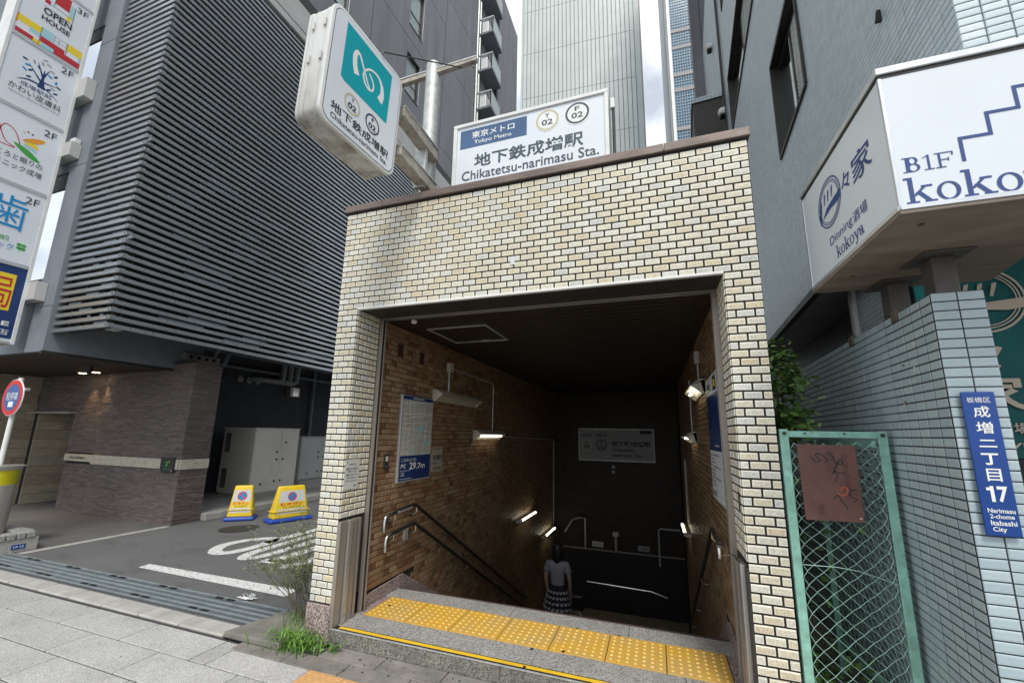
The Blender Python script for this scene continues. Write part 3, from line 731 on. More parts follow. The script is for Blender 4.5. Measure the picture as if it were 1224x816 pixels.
# flood-barrier post boxes at the jambs
fb = thing('barrier_guide', (OL+.02, .12, .115), 'bronze steel flood barrier channels standing against the left jamb', 'barrier guide')
for i, (a, b, t, mt) in enumerate(((-.004, .075, .030, 'steel_brown'), (.079, .086, .012, 'black'), (.090, .135, .045, 'steel'), (.137, .150, .03, 'steel_dark'), (.152, .210, .035, 'steel_brown'), (.213, .222, .02, 'black'), (.225, .25, .04, 'steel_brown'))):
    box('channel_profile', (OL-.008, OL+t, a, b, .117, .935), M[mt], fb, .002)
fb = thing('barrier_guide', (OR_-.02, .12, .115), 'tall steel flood barrier channels standing against the right jamb', 'barrier guide')
for i, (a, b, t, mt) in enumerate(((-.004, .05, .010, 'steel_dark'), (.054, .15, .034, 'steel'), (.153, .165, .02, 'black'), (.168, .215, .040, 'steel_brown'))):
    box('channel_profile', (OR_-t, OR_+.008, a, b, .117, .925), M[mt], fb, .002)
tube('cap_rod', [(OR_-.06, .30, .925), (OR_-.03, .25, .930), (OR_-.03, .12, .930), (OR_-.02, .07, .90)], .006, M['chrome'], fb)
box('latch', (OR_-.008, OR_+.0, .06, .085, 1.24, 1.36), M['steel_dark'], fb, .003)
# notice on left jamb
nt_ = thing('paper_notice', (OL, .11, 1.32), 'white laminated notice taped to the left entrance jamb', 'notice')
box('sheet', (OL+.004, OL+.0055, .014, .198, 1.195, 1.452), M['paper'], nt_)
FN = Fr((OL+.0058, .014, 1.195), (0, 1, 0), (0, 0, 1))
for s_, b0, b1, a0, a1 in (('お知らせ', .205, .222, .045, .14), ('駅構内における工事のため', .165, .185, .02, .165), ('ご迷惑をおかけします', .145, .16, .03, .155), ('期間 平成三十年', .115, .13, .02, .165), ('ご理解とご協力をお願いします', .09, .105, .03, .16), ('安全のため足元にご注意ください', .065, .078, .02, .165), ('駅務室', .02, .032, .12, .165)):
    txt(s_, FN, a0, b0, a1, b1, M['ink'], nt_, .0006, .01)
box('print', (OL+.0056, OL+.0060, .03, .045, 1.425, 1.437), M['inkgreen'], nt_)

# map board on the left wall
mp = thing('map_board', (-2.59, 1.12, 1.64), 'framed street map board on the left stairwell wall reading 29.7m', 'map board')
box('frame', (-2.60, -2.572, .79, 1.455, 1.17, 2.105), M['alu'], mp, .004)
FM = Fr((-2.5715, .80, 1.18), (0, 1, 0), (0, 0, 1))
def fbox(fr, a0, a1, b0, b1, mat, parent, d=.001, name='print'): return MB(fr.T()).quad((a0, b0, d), (a1, b0, d), (a1, b1, d), (a0, b1, d)).build(name, mat, parent)
fbox(FM, .01, .635, .27, .875, M['mapgrey'], mp); fbox(FM, .01, .635, .876, .915, M['navy'], mp); fbox(FM, .01, .635, .008, .265, M['navy'], mp)
rr_ = random.Random(3)
def clipline(p, q, w_, mat):
    stroke([p, q], w_, FM, mat, mp, .0016, 'map_road')
for i in range(9): x = .06+i*.066+rr_.uniform(-.015, .015); clipline((x, .275), (min(.63, x+rr_.uniform(-.05, .09)), .87), rr_.choice([.004, .006, .010]), M['inkwhite'])
for i in range(11): z = .30+i*.052+rr_.uniform(-.01, .01); clipline((.012, z), (.633, max(.28, min(.87, z+rr_.uniform(-.07, .09)))), rr_.choice([.003, .005, .008]), M['inkwhite'])
clipline((.36, .275), (.56, .87), .012, M['inkgray']); clipline((.55, .275), (.52, .87), .008, M['inkgray'])
for i in range(70):
    x, z = rr_.uniform(.03, .60), rr_.uniform(.30, .85); s_ = rr_.uniform(.006, .022)
    fbox(FM, x, x+s_, z, z+s_*rr_.uniform(.5, 1), rr_.choice([M['inkgray']]*4+[M['inkkhaki'], M['inkkhaki'], M['ink'], M['inkcyan'], M['crimson'], M['inkgreen']]), mp, .002)
for p_, q_ in (((.40, .56), .05), ((.53, .40), .045), ((.22, .30), .03)): shape(ell(p_[0], p_[1], q_, q_*.8, 9), FM, M['inkcyan'], mp, .0018)
txt('駅周辺案内図', FM, .20, .886, .43, .906, M['inkwhite'], mp, .002, .01)
txt('この出入口の', FM, .04, .205, .33, .240, M['inkwhite'], mp, .002, .01); txt('海抜', FM, .03, .135, .14, .185, M['inkwhite'], mp, .002, .02)
txt('29', FM, .20, .115, .33, .195, M['inkwhite'], mp, .002, .025); txt('.7m', FM, .34, .118, .52, .180, M['inkwhite'], mp, .002, .02)
for z, a in ((.105, .19), (.078, .08), (.055, .08), (.02, .22)): txt('Sea level of this entrance' if a > .1 else '海抜標高', FM, .03, z, .03+a, z+.014, M['inkwhite'], mp, .002, .01)
nb = thing('wall_sign', (-2.59, 1.65, 1.37), 'small beige sign about keeping left beside the map board', 'wall sign')
box('plate', (-2.60, -2.590, 1.515, 1.775, 1.228, 1.527), M['paper_b'] if 'paper_b' in M else M.setdefault('paper_b', pbr('beige plate', (.36, .33, .27), .5)), nb, .002)
FB_ = Fr((-2.5895, 1.515, 1.228), (0, 1, 0), (0, 0, 1))
txt('お知らせ', FB_, .03, .26, .20, .285, M['ink'], nb, .001, .01); txt('左側通行', FB_, .02, .14, .24, .205, M['ink'], nb, .001, .02); txt('Keep', FB_, .03, .085, .13, .115, M['ink'], nb, .001, .01); txt('Left side', FB_, .03, .025, .23, .065, M['ink'], nb, .001, .01)
ic = thing('intercom_plate', (-2.59, .61, 1.40), 'narrow steel intercom plate beside the map board', 'intercom')
box('plate', (-2.60, -2.588, .575, .645, 1.325, 1.475), M['steel_dark'], ic, .003); box('sticker', (-2.588, -2.587, .59, .63, 1.405, 1.455), M['paper'], ic); box('button', (-2.588, -2.580, .597, .622, 1.345, 1.368), M['chrome'], ic, .002)
oc = tag(box('outlet_cover', (-2.60, -2.585, 1.005, 1.085, .56, .70), M['galv'], None, .004), 'small grey steel cover plate on tiles under the lower left handrail', 'cover plate')
sdet = thing('smoke_detector', (-2.36, .55, 2.82), 'small white sensor on the ceiling just inside the lintel', 'sensor')
MB().lathe((-2.30, .50, 2.80), [(.022, 0), (.03, .012), (.03, .03)], 16).build('sensor_dome', M['white'], sdet, 0, True)

# handrails
def handrail(x, side, lo, label):
    h = thing('handrail', (x, 1, .7), label, 'handrail', 'handrails beside the stairs')
    zo = -.19 if lo else 0; ys = .55+(.04 if lo else 0)+(.12 if side > 0 else 0)
    pts = [(x, 1.08, .908+zo+.02), (x, 5.3, .908+zo-.553*4.22)]
    tube('grip', [(x, .66, .895+zo)]+[(x, 1.05, .912+zo+.015)]+pts, .019, M['black_rail'], h, 10)
    tube('end_bend', [(x, ys, (.75 if side < 0 else .80)+zo), (x, ys, .85+zo), (x, ys+.015, .88+zo), (x, ys+.05, .895+zo), (x, .66, .895+zo)], .021, M['chrome'], h, 10)
    if not lo: tube('braille_plate', [(x, .74, .898), (x, 1.0, .912)], .0205, M['alu'], h, 10)
    for yb in (.72, 1.12, 2.5, 3.9, 5.2):
        zb = .90+zo if yb < 1.1 else .908+zo-.553*(yb-1.08)+.02
        wx = -2.60 if side < 0 else .505
        tube('bracket', [(x, yb, zb-.015), (x, yb+.005, zb-.06), (x+(wx-x)*.35, yb, zb-.085), (wx, yb, zb-.085)], .008, M['chrome'], h, 6)
        MB().lathe((wx+(.006 if side < 0 else -.006), yb, zb-.085), [(.025, -.004), (.025, .004)], 12, 'x').build('rosette', M['steel_dark'], h)
handrail(-2.52, -1, False, 'upper handrail with braille plate on the left stairwell wall')
handrail(-2.52, -1, True, 'lower handrail on the left stairwell wall')
handrail(.425, 1, False, 'upper handrail with braille plate on the right stairwell wall')

# wall lamps
def wall_lamp(xw, side, y0, y1, z, lit, label, bare=False):
    t = thing('wall_lamp', (xw, (y0+y1)/2, z), label, 'wall lamp', 'fluorescent lamps on the stairwell walls')
    s = side
    if bare:
        box('housing', (min(xw, xw+s*.07), max(xw, xw+s*.07), y0, y1, z-.03, z+.03), M['fixture'], t, .003)
        tube('lamp_tube', [(xw+s*.10, y0+.04, z+.015), (xw+s*.10, y1-.04, z+.015)], .018, M['lamp_on'], t, 10)
        for yy in (y0+.02, y1-.02): box('lamp_holder', (min(xw+s*.07, xw+s*.12), max(xw+s*.07, xw+s*.12), yy-.02, yy+.02, z-.02, z+.04), M['fixture'], t, .002)
        return
    MB().prism([(xw, y0, z+.09), (xw+s*.05, y0, z+.09), (xw+s*.15, y0, z+.03), (xw+s*.145, y0, z+.022), (xw+s*.045, y0, z+.055), (xw+s*.02, y0, z-.05), (xw, y0, z-.05)], (0, y1-y0, 0)).build('housing', M['fixture'], t, .003)
    for yy in (y0, y1): MB().prism([(xw, yy, z+.09), (xw+s*.15, yy, z+.03), (xw+s*.03, yy, z-.06), (xw, yy, z-.06)], (0, .006 if yy == y0 else -.006, 0)).build('end_cap', M['fixture'], t)
    tube('lamp_tube', [(xw+s*.085, y0+.05, z+.005), (xw+s*.085, y1-.05, z+.005)], .015, M['lamp_on'] if lit else M['lamp_off'], t, 10)
    for yy in (y0+.03, y1-.03): box('lamp_holder', (min(xw+s*.03, xw+s*.10), max(xw+s*.03, xw+s*.10), yy-.012, yy+.012, z-.015, z+.03), M['fixture'], t, .002)
wall_lamp(-2.60, 1, 1.46, 2.72, 2.14, False, 'unlit lamp, nearest to the street on the left stairwell wall')
wall_lamp(-2.60, 1, 2.72, 3.75, 1.66, True, 'lit lamp on the left stairwell wall, second from the street')
wall_lamp(-2.60, 1, 4.85, 5.9, .05, True, 'lit lamp low on the left stairwell wall, above the woman', True)
wall_lamp(-2.60, 1, 6.7, 7.7, -.62, True, 'lit lamp, lowest on the left stairwell wall', True)
wall_lamp(.505, -1, 1.55, 2.45, 2.20, True, 'lit lamp on the right stairwell wall, nearest to the street')
wall_lamp(.505, -1, 2.8, 3.8, 1.68, True, 'lit lamp on the right stairwell wall, second from the street')
wall_lamp(.505, -1, 5.0, 5.9, .05, True, 'lit lamp low on the right stairwell wall', True)
cdt = thing('conduit', (-2.59, 3, 2), 'grey conduit with junction box running along the left stairwell wall', 'conduit')
box('junction_box', (-2.60, -2.545, 1.80, 1.90, 2.50, 2.62), M['fixture'], cdt, .004)
tube('conduit_run', [(-2.585, 1.85, 2.50), (-2.585, 1.85, 2.22)], .012, M['galv'], cdt); tube('conduit_run', [(-2.585, 1.90, 2.56), (-2.585, 3.38, 2.54), (-2.585, 3.46, 2.50), (-2.585, 3.46, 1.74)], .012, M['galv'], cdt)
tube('conduit_run', [(-2.585, 3.7, 1.66), (-2.585, 7.8, 1.58), (-2.585, 7.9, 1.5), (-2.585, 7.9, -.3), (-2.585, 7.85, -.6)], .014, M['galv'], cdt)
cdt = thing('conduit', (.5, 3, 2), 'grey conduit with junction box running along the right stairwell wall', 'conduit')
box('junction_box', (.455, .505, 1.95, 2.07, 2.52, 2.66), M['fixture'], cdt, .004); tube('conduit_run', [(.49, 2.0, 2.52), (.49, 2.0, 2.28)], .012, M['galv'], cdt)
tube('conduit_run', [(.49, 3.3, 2.5), (.49, 3.3, 1.76)], .012, M['galv'], cdt); tube('conduit_run', [(.49, 5.3, 1.3), (.49, 5.3, .2)], .02, M['galv'], cdt)
cdt = thing('conduit', (-1, 7.9, -.7), 'grey conduits climbing the end wall of the stairwell', 'conduit')
tube('conduit_run', [(-2.3, 7.93, -.72), (-2.1, 7.93, -.42), (-1.95, 7.93, -.36), (-1.78, 7.93, -.36), (-1.78, 7.93, -1.07)], .022, M['galv'], cdt)
tube('conduit_run', [(.45, 7.93, -.46), (.0, 7.93, -.46), (-.03, 7.93, -.5), (-.03, 7.93, -1.3)], .022, M['galv'], cdt)
tube('conduit_run', [(-1.03, 7.93, -.72), (-1.03, 7.93, -1.07)], .03, M['galv'], cdt); box('speaker_box', (-1.10, -.96, 7.88, 8.0, -.72, -.62), M['galv'], cdt, .01)
tube('end_wall_handrail', [(-1.75, 7.9, -1.82), (-.25, 7.9, -1.86), (.1, 7.9, -1.95)], .02, M['chrome'], cdt)
for a, b, s_ in ((-1.62, -1.35, '→ 1 2'), (-.52, -.25, '← 出口')):
    e = thing('wall_sign', (a, 7.99, -.98), 'small dim direction plate, '+('left' if a < -1 else 'right')+' one above the ledge of the end wall', 'wall sign')
    box('plate', (a, b, 7.985, 8.005, -1.02, -.90), M['paper'] if a < -1 else M['inkgray'], e, .003); txt(s_, Fr((a, 7.984, -1.02), (1, 0, 0), (0, 0, 1)), .03, .03, .24, .09, M['ink'], e, .001, .02)
# dim station sign on the end wall
es = thing('station_sign', (-.98, 7.98, 1.47), 'dim unlit white station name board hanging on the far end wall', 'station sign')
box('frame', (-1.93, -.03, 7.955, 8.006, 1.06, 1.885), M['galv'], es, .006); FE = Fr((-1.93, 7.9545, 1.06), (1, 0, 0), (0, 0, 1))
fbox(FE, .03, 1.87, .03, .795, M['inkgray'], es)
for cx_, mt, l_ in ((.22, 'inkkhaki', 'Y'), (.60, 'ink', 'F')):
    ring(cx_, .40, .14, .025, FE, M[mt], es, .003); txt(l_, FE, cx_-.03, .43, cx_+.03, .49, M['ink'], es, .003, .02); txt('02', FE, cx_-.07, .31, cx_+.07, .40, M['ink'], es, .003, .03)
txt('有楽町線', FE, .10, .62, .36, .68, M['ink'], es, .003, .02); txt('副都心線', FE, .47, .62, .74, .68, M['ink'], es, .003, .02)
txt('地下鉄成増駅', FE, .85, .37, 1.80, .51, M['ink'], es, .003, .03); txt('Chikatetsu-', FE, .85, .25, 1.45, .33, M['ink'], es, .003, .02); txt('narimasu Sta.', FE, .85, .12, 1.60, .20, M['ink'], es, .003, .02)
fbox(FE, 1.56, 1.84, .70, .78, M['ink'], es, .003)
for z in (.92, .80): tag(MB().lathe((-1.05, 7.99, z), [(.045, -.01), (.045, .01)], 18, 'y').build('round_plate', M['inkgray']), 'small round grey plate on the end wall, '+('upper' if z > .9 else 'lower')+' of two under the station board', 'plate')
# emergency poster on the right wall
pr_ = thing('poster_board', (.50, .92, 1.7), 'tall white and navy framed board on the right stairwell wall', 'poster board')
box('frame', (.478, .507, .565, 1.30, 1.165, 2.24), M['alu'], pr_, .004)
FP = Fr((.4775, 1.295, 1.17), (0, -1, 0), (0, 0, 1))
fbox(FP, .01, .72, .01, .42, M['sign_white'], pr_); fbox(FP, .01, .72, .42, .90, M['navy'], pr_); fbox(FP, .01, .72, .90, 1.06, M['sign_white'], pr_)
fbox(FP, .48, .66, .92, 1.04, M['ink'], pr_, .002); fbox(FP, .52, .62, .95, 1.01, M['inkyellow'], pr_, .003); txt('案内', FP, .08, .93, .30, 1.01, M['ink'], pr_, .002, .02)
for i in range(9): txt('駅からのご案内と営業時間のお知らせ', FP, .05, .375-i*.032, .30 if i % 3 else .62, .390-i*.032, M['ink'], pr_, .002, .01)
txt('EXIT', FP, .06, .03, .30, .075, M['ink'], pr_, .002, .02); txt('Tokyo Metro', FP, .36, .45, .62, .475, M['inkwhite'], pr_, .002, .01)

# ================================================================ LEFT BUILDING WITH LOUVRES
lb = thing('grey_building', (-10.5, .45, 0), 'grey building with louvred box above the parking entrance', 'building')
VX, VY = -8.79, .40
v = MB()
# front face of the rendered volume with two tall window openings, x -9.92..-9.24
for b in ((-16, -9.92, 2.81, 14), (-9.24, VX, 2.81, 14), (-9.92, -9.24, 2.81, 4.02), (-9.92, -9.24, 5.95, 7.66), (-9.92, -9.24, 8.97, 14)):
    v.box(b[0], b[1], VY, VY+.30, b[2], b[3])
v.box(-16, VX, VY+.30, 2.75, 2.81, 3.0); v.box(VX-.30, VX, VY+.30, 2.75, 3.0, 14); v.box(-16, VX-.30, 2.45, 2.75, 3.0, 14)
v.build('wall', M['stucco'], lb, .006)
for z in (3.54, 6.02, 8.5): box('wall_joint', (-9.24, VX+.002, VY-.002, VY+.01, z, z+.008), M['stucco_dark'], lb)
box('wall_joint', (-9.31, -9.30, VY-.003, VY+.01, 2.82, 4.0), M['stucco_dark'], lb)
box('soffit', (-16, VX-.02, VY+.02, 2.74, 2.795, 2.809), M['soffit_brown'], lb)
box('soffit_edge', (VX-.05, VX+.004, VY-.004, 2.72, 2.78, 2.83), M['steel_dark'], lb, .004)
for z0, z1, hh in ((4.02, 5.95, 5.65), (7.66, 8.97, 8.70)):
    w_ = box('window', (-9.90, -9.25, VY+.05, VY+.10, z0+.005, z1-.005), M['steel_dark'], lb)
    box('pane', (-9.87, -9.27, VY+.030, VY+.048, z0+.03, z1-.03), M['mirror'], w_)
    box('blind_box', (-9.88, -9.26, VY+.015, VY+.029, hh, z1-.01), M['stucco_dark'], w_)
# louvre screen box
LX, LY, Z0, Z1 = -7.39, .45, 3.11, 10.62
lv = thing('louvre_screen', (-8.1, .5, 3.1), 'tall screen of horizontal grey metal louvres wrapping the corner of the grey building', 'louvre screen')
box('back_panel', (VX-.0, LX-.16, LY+.20, LY+.24, 3.16, Z1), M['louvre_back'], lv); box('back_panel', (LX-.26, LX-.22, LY+.20, 12.5, 3.16, Z1), M['louvre_back'], lv)
n_s = 63; pz = (Z1-Z0)/n_s
pa = [(0, 0), (.052, .012), (.055, .058), (.0, .050)]   # slat profile (depth, height)
sA = sB = None
for k in range(n_s):
    z = Z0+k*pz
    if sA is None:
        sA = MB().prism([(VX+.01, LY-0, z), (VX+.01, LY-0, z+.060), (VX+.01, LY+.07, z+.072), (VX+.01, LY+.07, z+.012)], (LX-VX-.012, 0, 0)).build('louvre_slat', M['louvre'], lv, .004)
        sB = MB().prism([(LX, LY+.0, z), (LX, LY+.0, z+.060), (LX-.07, LY+.0, z+.072), (LX-.07, LY+.0, z+.012)], (0, 12.2, 0)).build('louvre_slat', M['louvre'], lv, .004)
        la, lb_ = Vector(WP[sA.name]), Vector(WP[sB.name])
    else:
        for o_, l_ in ((sA, la), (sB, lb_)):
            c2 = bpy.data.objects.new('louvre_slat', o_.data); COL.objects.link(c2); place(c2, l_+Vector((0, 0, k*pz)), lv)
for y in np.arange(LY+.15, 12.4, .78): box('louvre_post', (LX-.13, LX-.072, y, y+.05, Z0+.02, Z1), M['steel_dark'], lv)
for x in (VX+.04, VX+.5, VX+.96, LX-.12): box('louvre_post', (x, x+.05, LY+.072, LY+.13, Z0+.02, Z1), M['steel_dark'], lv)
spl = MB(); rr2 = random.Random(5)     # short joint blocks and backing plates glimpsed between slats
for k in range(n_s-1):
    z = Z0+k*pz+.066
    for j in range(9):
        y = LY+.4+j*1.3+rr2.uniform(-.1, .9); 
        if rr2.random() < (.34 if z < 6.2 else .07): spl.box(LX-.068, LX-.045, y, y+rr2.uniform(.25, .8), z, z+.040)
    for j in range(2):
        if rr2.random() < .4: x = VX+.2+rr2.random(); spl.box(x, x+.3, LY+.03, LY+.05, z, z+.04)
spl.build('joint_blocks', M['stucco'], lv, kind='stuff')
box('corner_bracket', (LX-.2, LX-.02, LY+.08, LY+.2, Z0-.012, Z0+.0), M['galv'], lv, .003)
box('parapet_band', (LX-.3, LX+.03, LY-.02, 12.6, Z1+.03, Z1+.86), M['pale_band'], lv, .02); box('parapet_joint', (LX+.03, LX+.034, LY, 12.6, Z1+.22, Z1+.235), M['stucco_dark'], lv)
box('parapet_band', (VX, LX-.31, LY-.02, LY+.25, Z1+.03, Z1+.86), M['pale_band'], lv, .02)
box('shadow_gap', (LX-.5, LX-.0, LY+.1, 12.6, Z1+.865, Z1+1.2), M['steel_dark'], lv)
# stone clad pier and wall
pier = thing('stone_pier', (-9.9, 2.45, 0), 'dark split-face stone wall with a pale band beside the parking lot', 'stone wall')
box('wall_core', (-10.755, -8.16, 2.24, 2.70, 0, 2.90), M['mortar'], pier); box('wall_core', (-13.4, -10.76, 2.34, 2.70, 0+1.99, 2.80), M['mortar'], pier)
box('wall_core', (-11.78, -10.76, 2.30, 2.70, 0, 2.80), M['mortar'], pier)
def ledger(parent, O, u, n, L, H, z0, z1=None, rh=.021, dmax=.016, mat='slate', nm='ledger_strips', skip=(), fw=.22):
    mb = MB(); O = Vector(O); u = Vector(u); n = Vector(n); z = z0
    while z < H-.005:
        h = min(rh*random.uniform(.8, 1.2), H-z); x = 0
        while x < L-.002:
            w_ = min(random.uniform(fw*.4, fw*1.6), L-x); d = random.uniform(.004, dmax); 
            if not any(z+h > s[0] and z < s[1] for s in skip):
                a = O+u*(x+.001)+Vector((0, 0, z+.001)); b = u*(w_-.002); t = n*d; k = Vector((0, 0, h-.003)); q = random.uniform(-.004, .004)
                vs = [a, a+b, a+b+k, a+k, a+t, a+b+t+n*q, a+b+k+t+n*q*.5, a+k+t]
                mb.add([tuple(p) for p in vs], [(4, 5, 6, 7), (0, 1, 5, 4), (1, 2, 6, 5), (2, 3, 7, 6), (3, 0, 4, 7)])
            x += w_
        z += h
    mb.build(nm, M[mat], parent, kind='stuff')
BZ = ((.955, 1.14),)
ledger(pier, (-10.755, 2.24, 0), (1, 0, 0), (0, -1, 0), 2.60, 2.925, 0, skip=BZ)
ledger(pier, (-8.16, 2.24, 0), (0, 1, 0), (1, 0, 0), .49, 2.925, 0, skip=BZ)
ledger(pier, (-11.80, 2.30, 0), (1, 0, 0), (0, -1, 0), 1.04, 2.80, 0, skip=BZ)
ledger(pier, (-13.4, 2.30, 0), (1, 0, 0), (0, -1, 0), 1.60, 2.80, 2.0)
x = -10.755
for w_ in (.55, .42, .36, .48, .30, .48): 
    box('band_stone', (x+.002, x+w_-.002, 2.20, 2.24, .958, 1.137), M['travertine'], pier, .004); x += w_
box('band_stone', (-8.155, -8.12, 2.215, 2.45, .958, 1.137), M['travertine'], pier, .004); box('band_stone', (-8.155, -8.12, 2.453, 2.72, .958, 1.137), M['travertine'], pier, .004)
box('nameplate_panel', (-11.80, -10.76, 2.262, 2.29, .99, 1.13), M['travertine'], pier, .003)
FPL = Fr((-11.8, 2.2615, .99), (1, 0, 0), (0, 0, 1)); txt('ﾆｭｰ', FPL, .12, .035, .16, .10, M['teal'], pier, .001, .01); txt('HALE NARIMASU', FPL, .20, .045, .72, .095, M['ink'], pier, .001, .03)
box('top_cap', (-10.76, -8.14, 2.22, 2.72, 2.925, 2.94), M['steel_dark'], pier)
ls = tag(box('ledge_shelf', (-13.4, -11.76, 2.16, 2.36, 1.965, 1.998), M['alu'], None, .003), 'long thin metal ledge under the upper stone wall, above the entrance passage', 'ledge')
gp = thing('green_logo_plate', (-8.41, 2.18, 1.04), 'small square black plate with a green leaf mark on the stone pier', 'plate')
box('plate', (-8.60, -8.24, 2.175, 2.199, .915, 1.165), M['ink'], gp, .003)
FGp = Fr((-8.60, 2.174, .915), (1, 0, 0), (0, 0, 1))
shape([(.12, .17), (.24, .19), (.23, .16), (.17, .15)], FGp, M['inkgreen'], gp); shape([(.15, .13), (.21, .15), (.19, .10), (.14, .08)], FGp, M['inkgreen'], gp); shape([(.20, .17), (.25, .20), (.24, .16)], FGp, M['inkyellow'], gp)
txt('natural', FGp, .10, .045, .26, .065, M['inkgreen'], gp, .001, .01)
for x in (-8.57, -8.27): box('clip', (x-.015, x+.015, 2.165, 2.175, .925, .955), M['chrome'], gp)
# beige sandstone entrance wall, stone by stone
bs = thing('sandstone_wall', (-13.3, 2.2, 0), 'beige sandstone block wall at the back of the building entrance', 'stone wall')
box('wall_core', (-13.6, -13.34, -1.0, 2.3, 0, 2.795), M['mortar'], bs); box('wall_core', (-13.6, -13.22, 2.3, 3.6, 0, 2.795), M['mortar'], bs)
for r in range(14):
    z = r*.2; x = -1.0-random.uniform(0, .5)
    while x < 3.6:
        w_ = random.uniform(.35, .95); a, b = max(x, -1.0), min(x+w_, 3.6)
        if a < 2.3 < b: b = 2.3; w_ = 2.3-x
        X0 = -13.34 if (a+b)/2 < 2.3 else -13.22
        if b-a > .08: box('stone', (X0, X0+.022+random.uniform(0, .012), a+.002, b-.002, z+.002, min(z+.198, 2.79)), M['beige_stone'], bs, .004)
        x += w_
# dark wall behind the cabinets and ceiling services
dw = thing('dark_wall', (-10.6, 8, 0), 'dark slate coloured wall at the back of the parking bay', 'wall')
box('wall', (-10.9, -10.6, 2.72, 16, 0, 7), M['stucco_dark'], dw); 
box('ledge_beam', (-10.6, -10.45, 2.72, 13.8, 3.28, 3.34), M['stucco'], dw, .004)
box('ceiling_slab', (-10.6, LX-.3, 2.72, 9.5, 6.15, 6.35), M['stucco_dark'], dw)
for k, y in enumerate((3.3, 5.2, 7.1, 9.2)): box('ceiling_girder', (-10.6, LX-.3, y, y+.14, 4.35, 4.6), M['steel_dark'], dw, .01)
tube('pipe', [(-10.3, 2.8, 3.62), (-10.3, 12.5, 3.62)], .035, M['stucco'], dw); tube('pipe', [(-9.4, 2.8, 3.75), (-9.4, 12.5, 3.75)], .03, M['stucco'], dw)
MB().prism([(-8.7, 3.0, 3.55), (-8.7, 3.06, 3.55), (-9.0, 3.06, 3.1), (-9.0, 3.0, 3.1)], (.06, 0, 0)).build('brace', M['stucco'], dw)
pb = thing('perforated_bracket', (-8.8, 2.8, 3.2), 'perforated steel bracket plate under the louvre box above the stone pier', 'bracket')
box('plate', (-8.78, -8.72, 2.35, 3.05, 3.03, 3.17), M['steel'], pb, .004)
for i in range(4): MB().lathe((-8.715, 2.47+i*.15, 3.10), [(.035, -.004), (.035, .002)], 12, 'x').build('hole', M['black'], pb)
MB().prism([(-8.60, 3.2, 3.6), (-8.60, 3.28, 3.6), (-8.35, 2.9, 2.95), (-8.35, 2.82, 2.95)], (.04, 0, 0)).build('stay', M['stucco'], pb)
for i, y in enumerate((5.0, 5.25, 5.50)):
    dp = thing('drain_pipe', (-10.5, y, 3.3), ['nearest','middle','farthest'][i]+' of three thick grey pipes dropping from the ceiling by the dark wall', 'pipe', 'grey pipes under the ceiling of the parking bay')
    tube('pipe', smooth_pts([(-10.42, y+1.15, 5.0), (-10.42, y+1.15, 3.28), (-10.42, y+1.08, 3.14), (-10.42, y+.95, 3.08), (-10.42, y+.5, 3.08), (-10.5, y+.32, 3.08), (-10.6, y+.30, 3.08)], 3), .075, M['pipe_grey'], dp, 12)
for i, y in enumerate((4.95, 5.22, 5.48)):
    tag(MB().lathe((-10.59, y, 3.03), [(.085, -.01), (.085, .03), (.05, .035)], 18, 'x').build('round_vent', M['pipe_grey'], None, 0, True), ['left','middle','right'][i]+' one of three round grey vent caps on the dark wall', 'vent cap', 'round vent caps on the dark wall')
vh = thing('vent_hood', (-10.5, 6.6, 2.85), 'square steel vent hood on the dark wall below the three pipes', 'vent hood')
box('hood', (-10.6, -10.42, 6.48, 6.82, 2.70, 2.98), M['steel'], vh, .01); box('flap', (-10.42, -10.40, 6.55, 6.75, 2.72, 2.96), M['chrome'], vh)
dp = tag(tube('downpipe', [(-10.52, 7.45, 4.1), (-10.52, 7.45, .2)], .05, M['stucco'], None, 10), 'slim dark downpipe on the dark wall right of the vent hood', 'pipe')
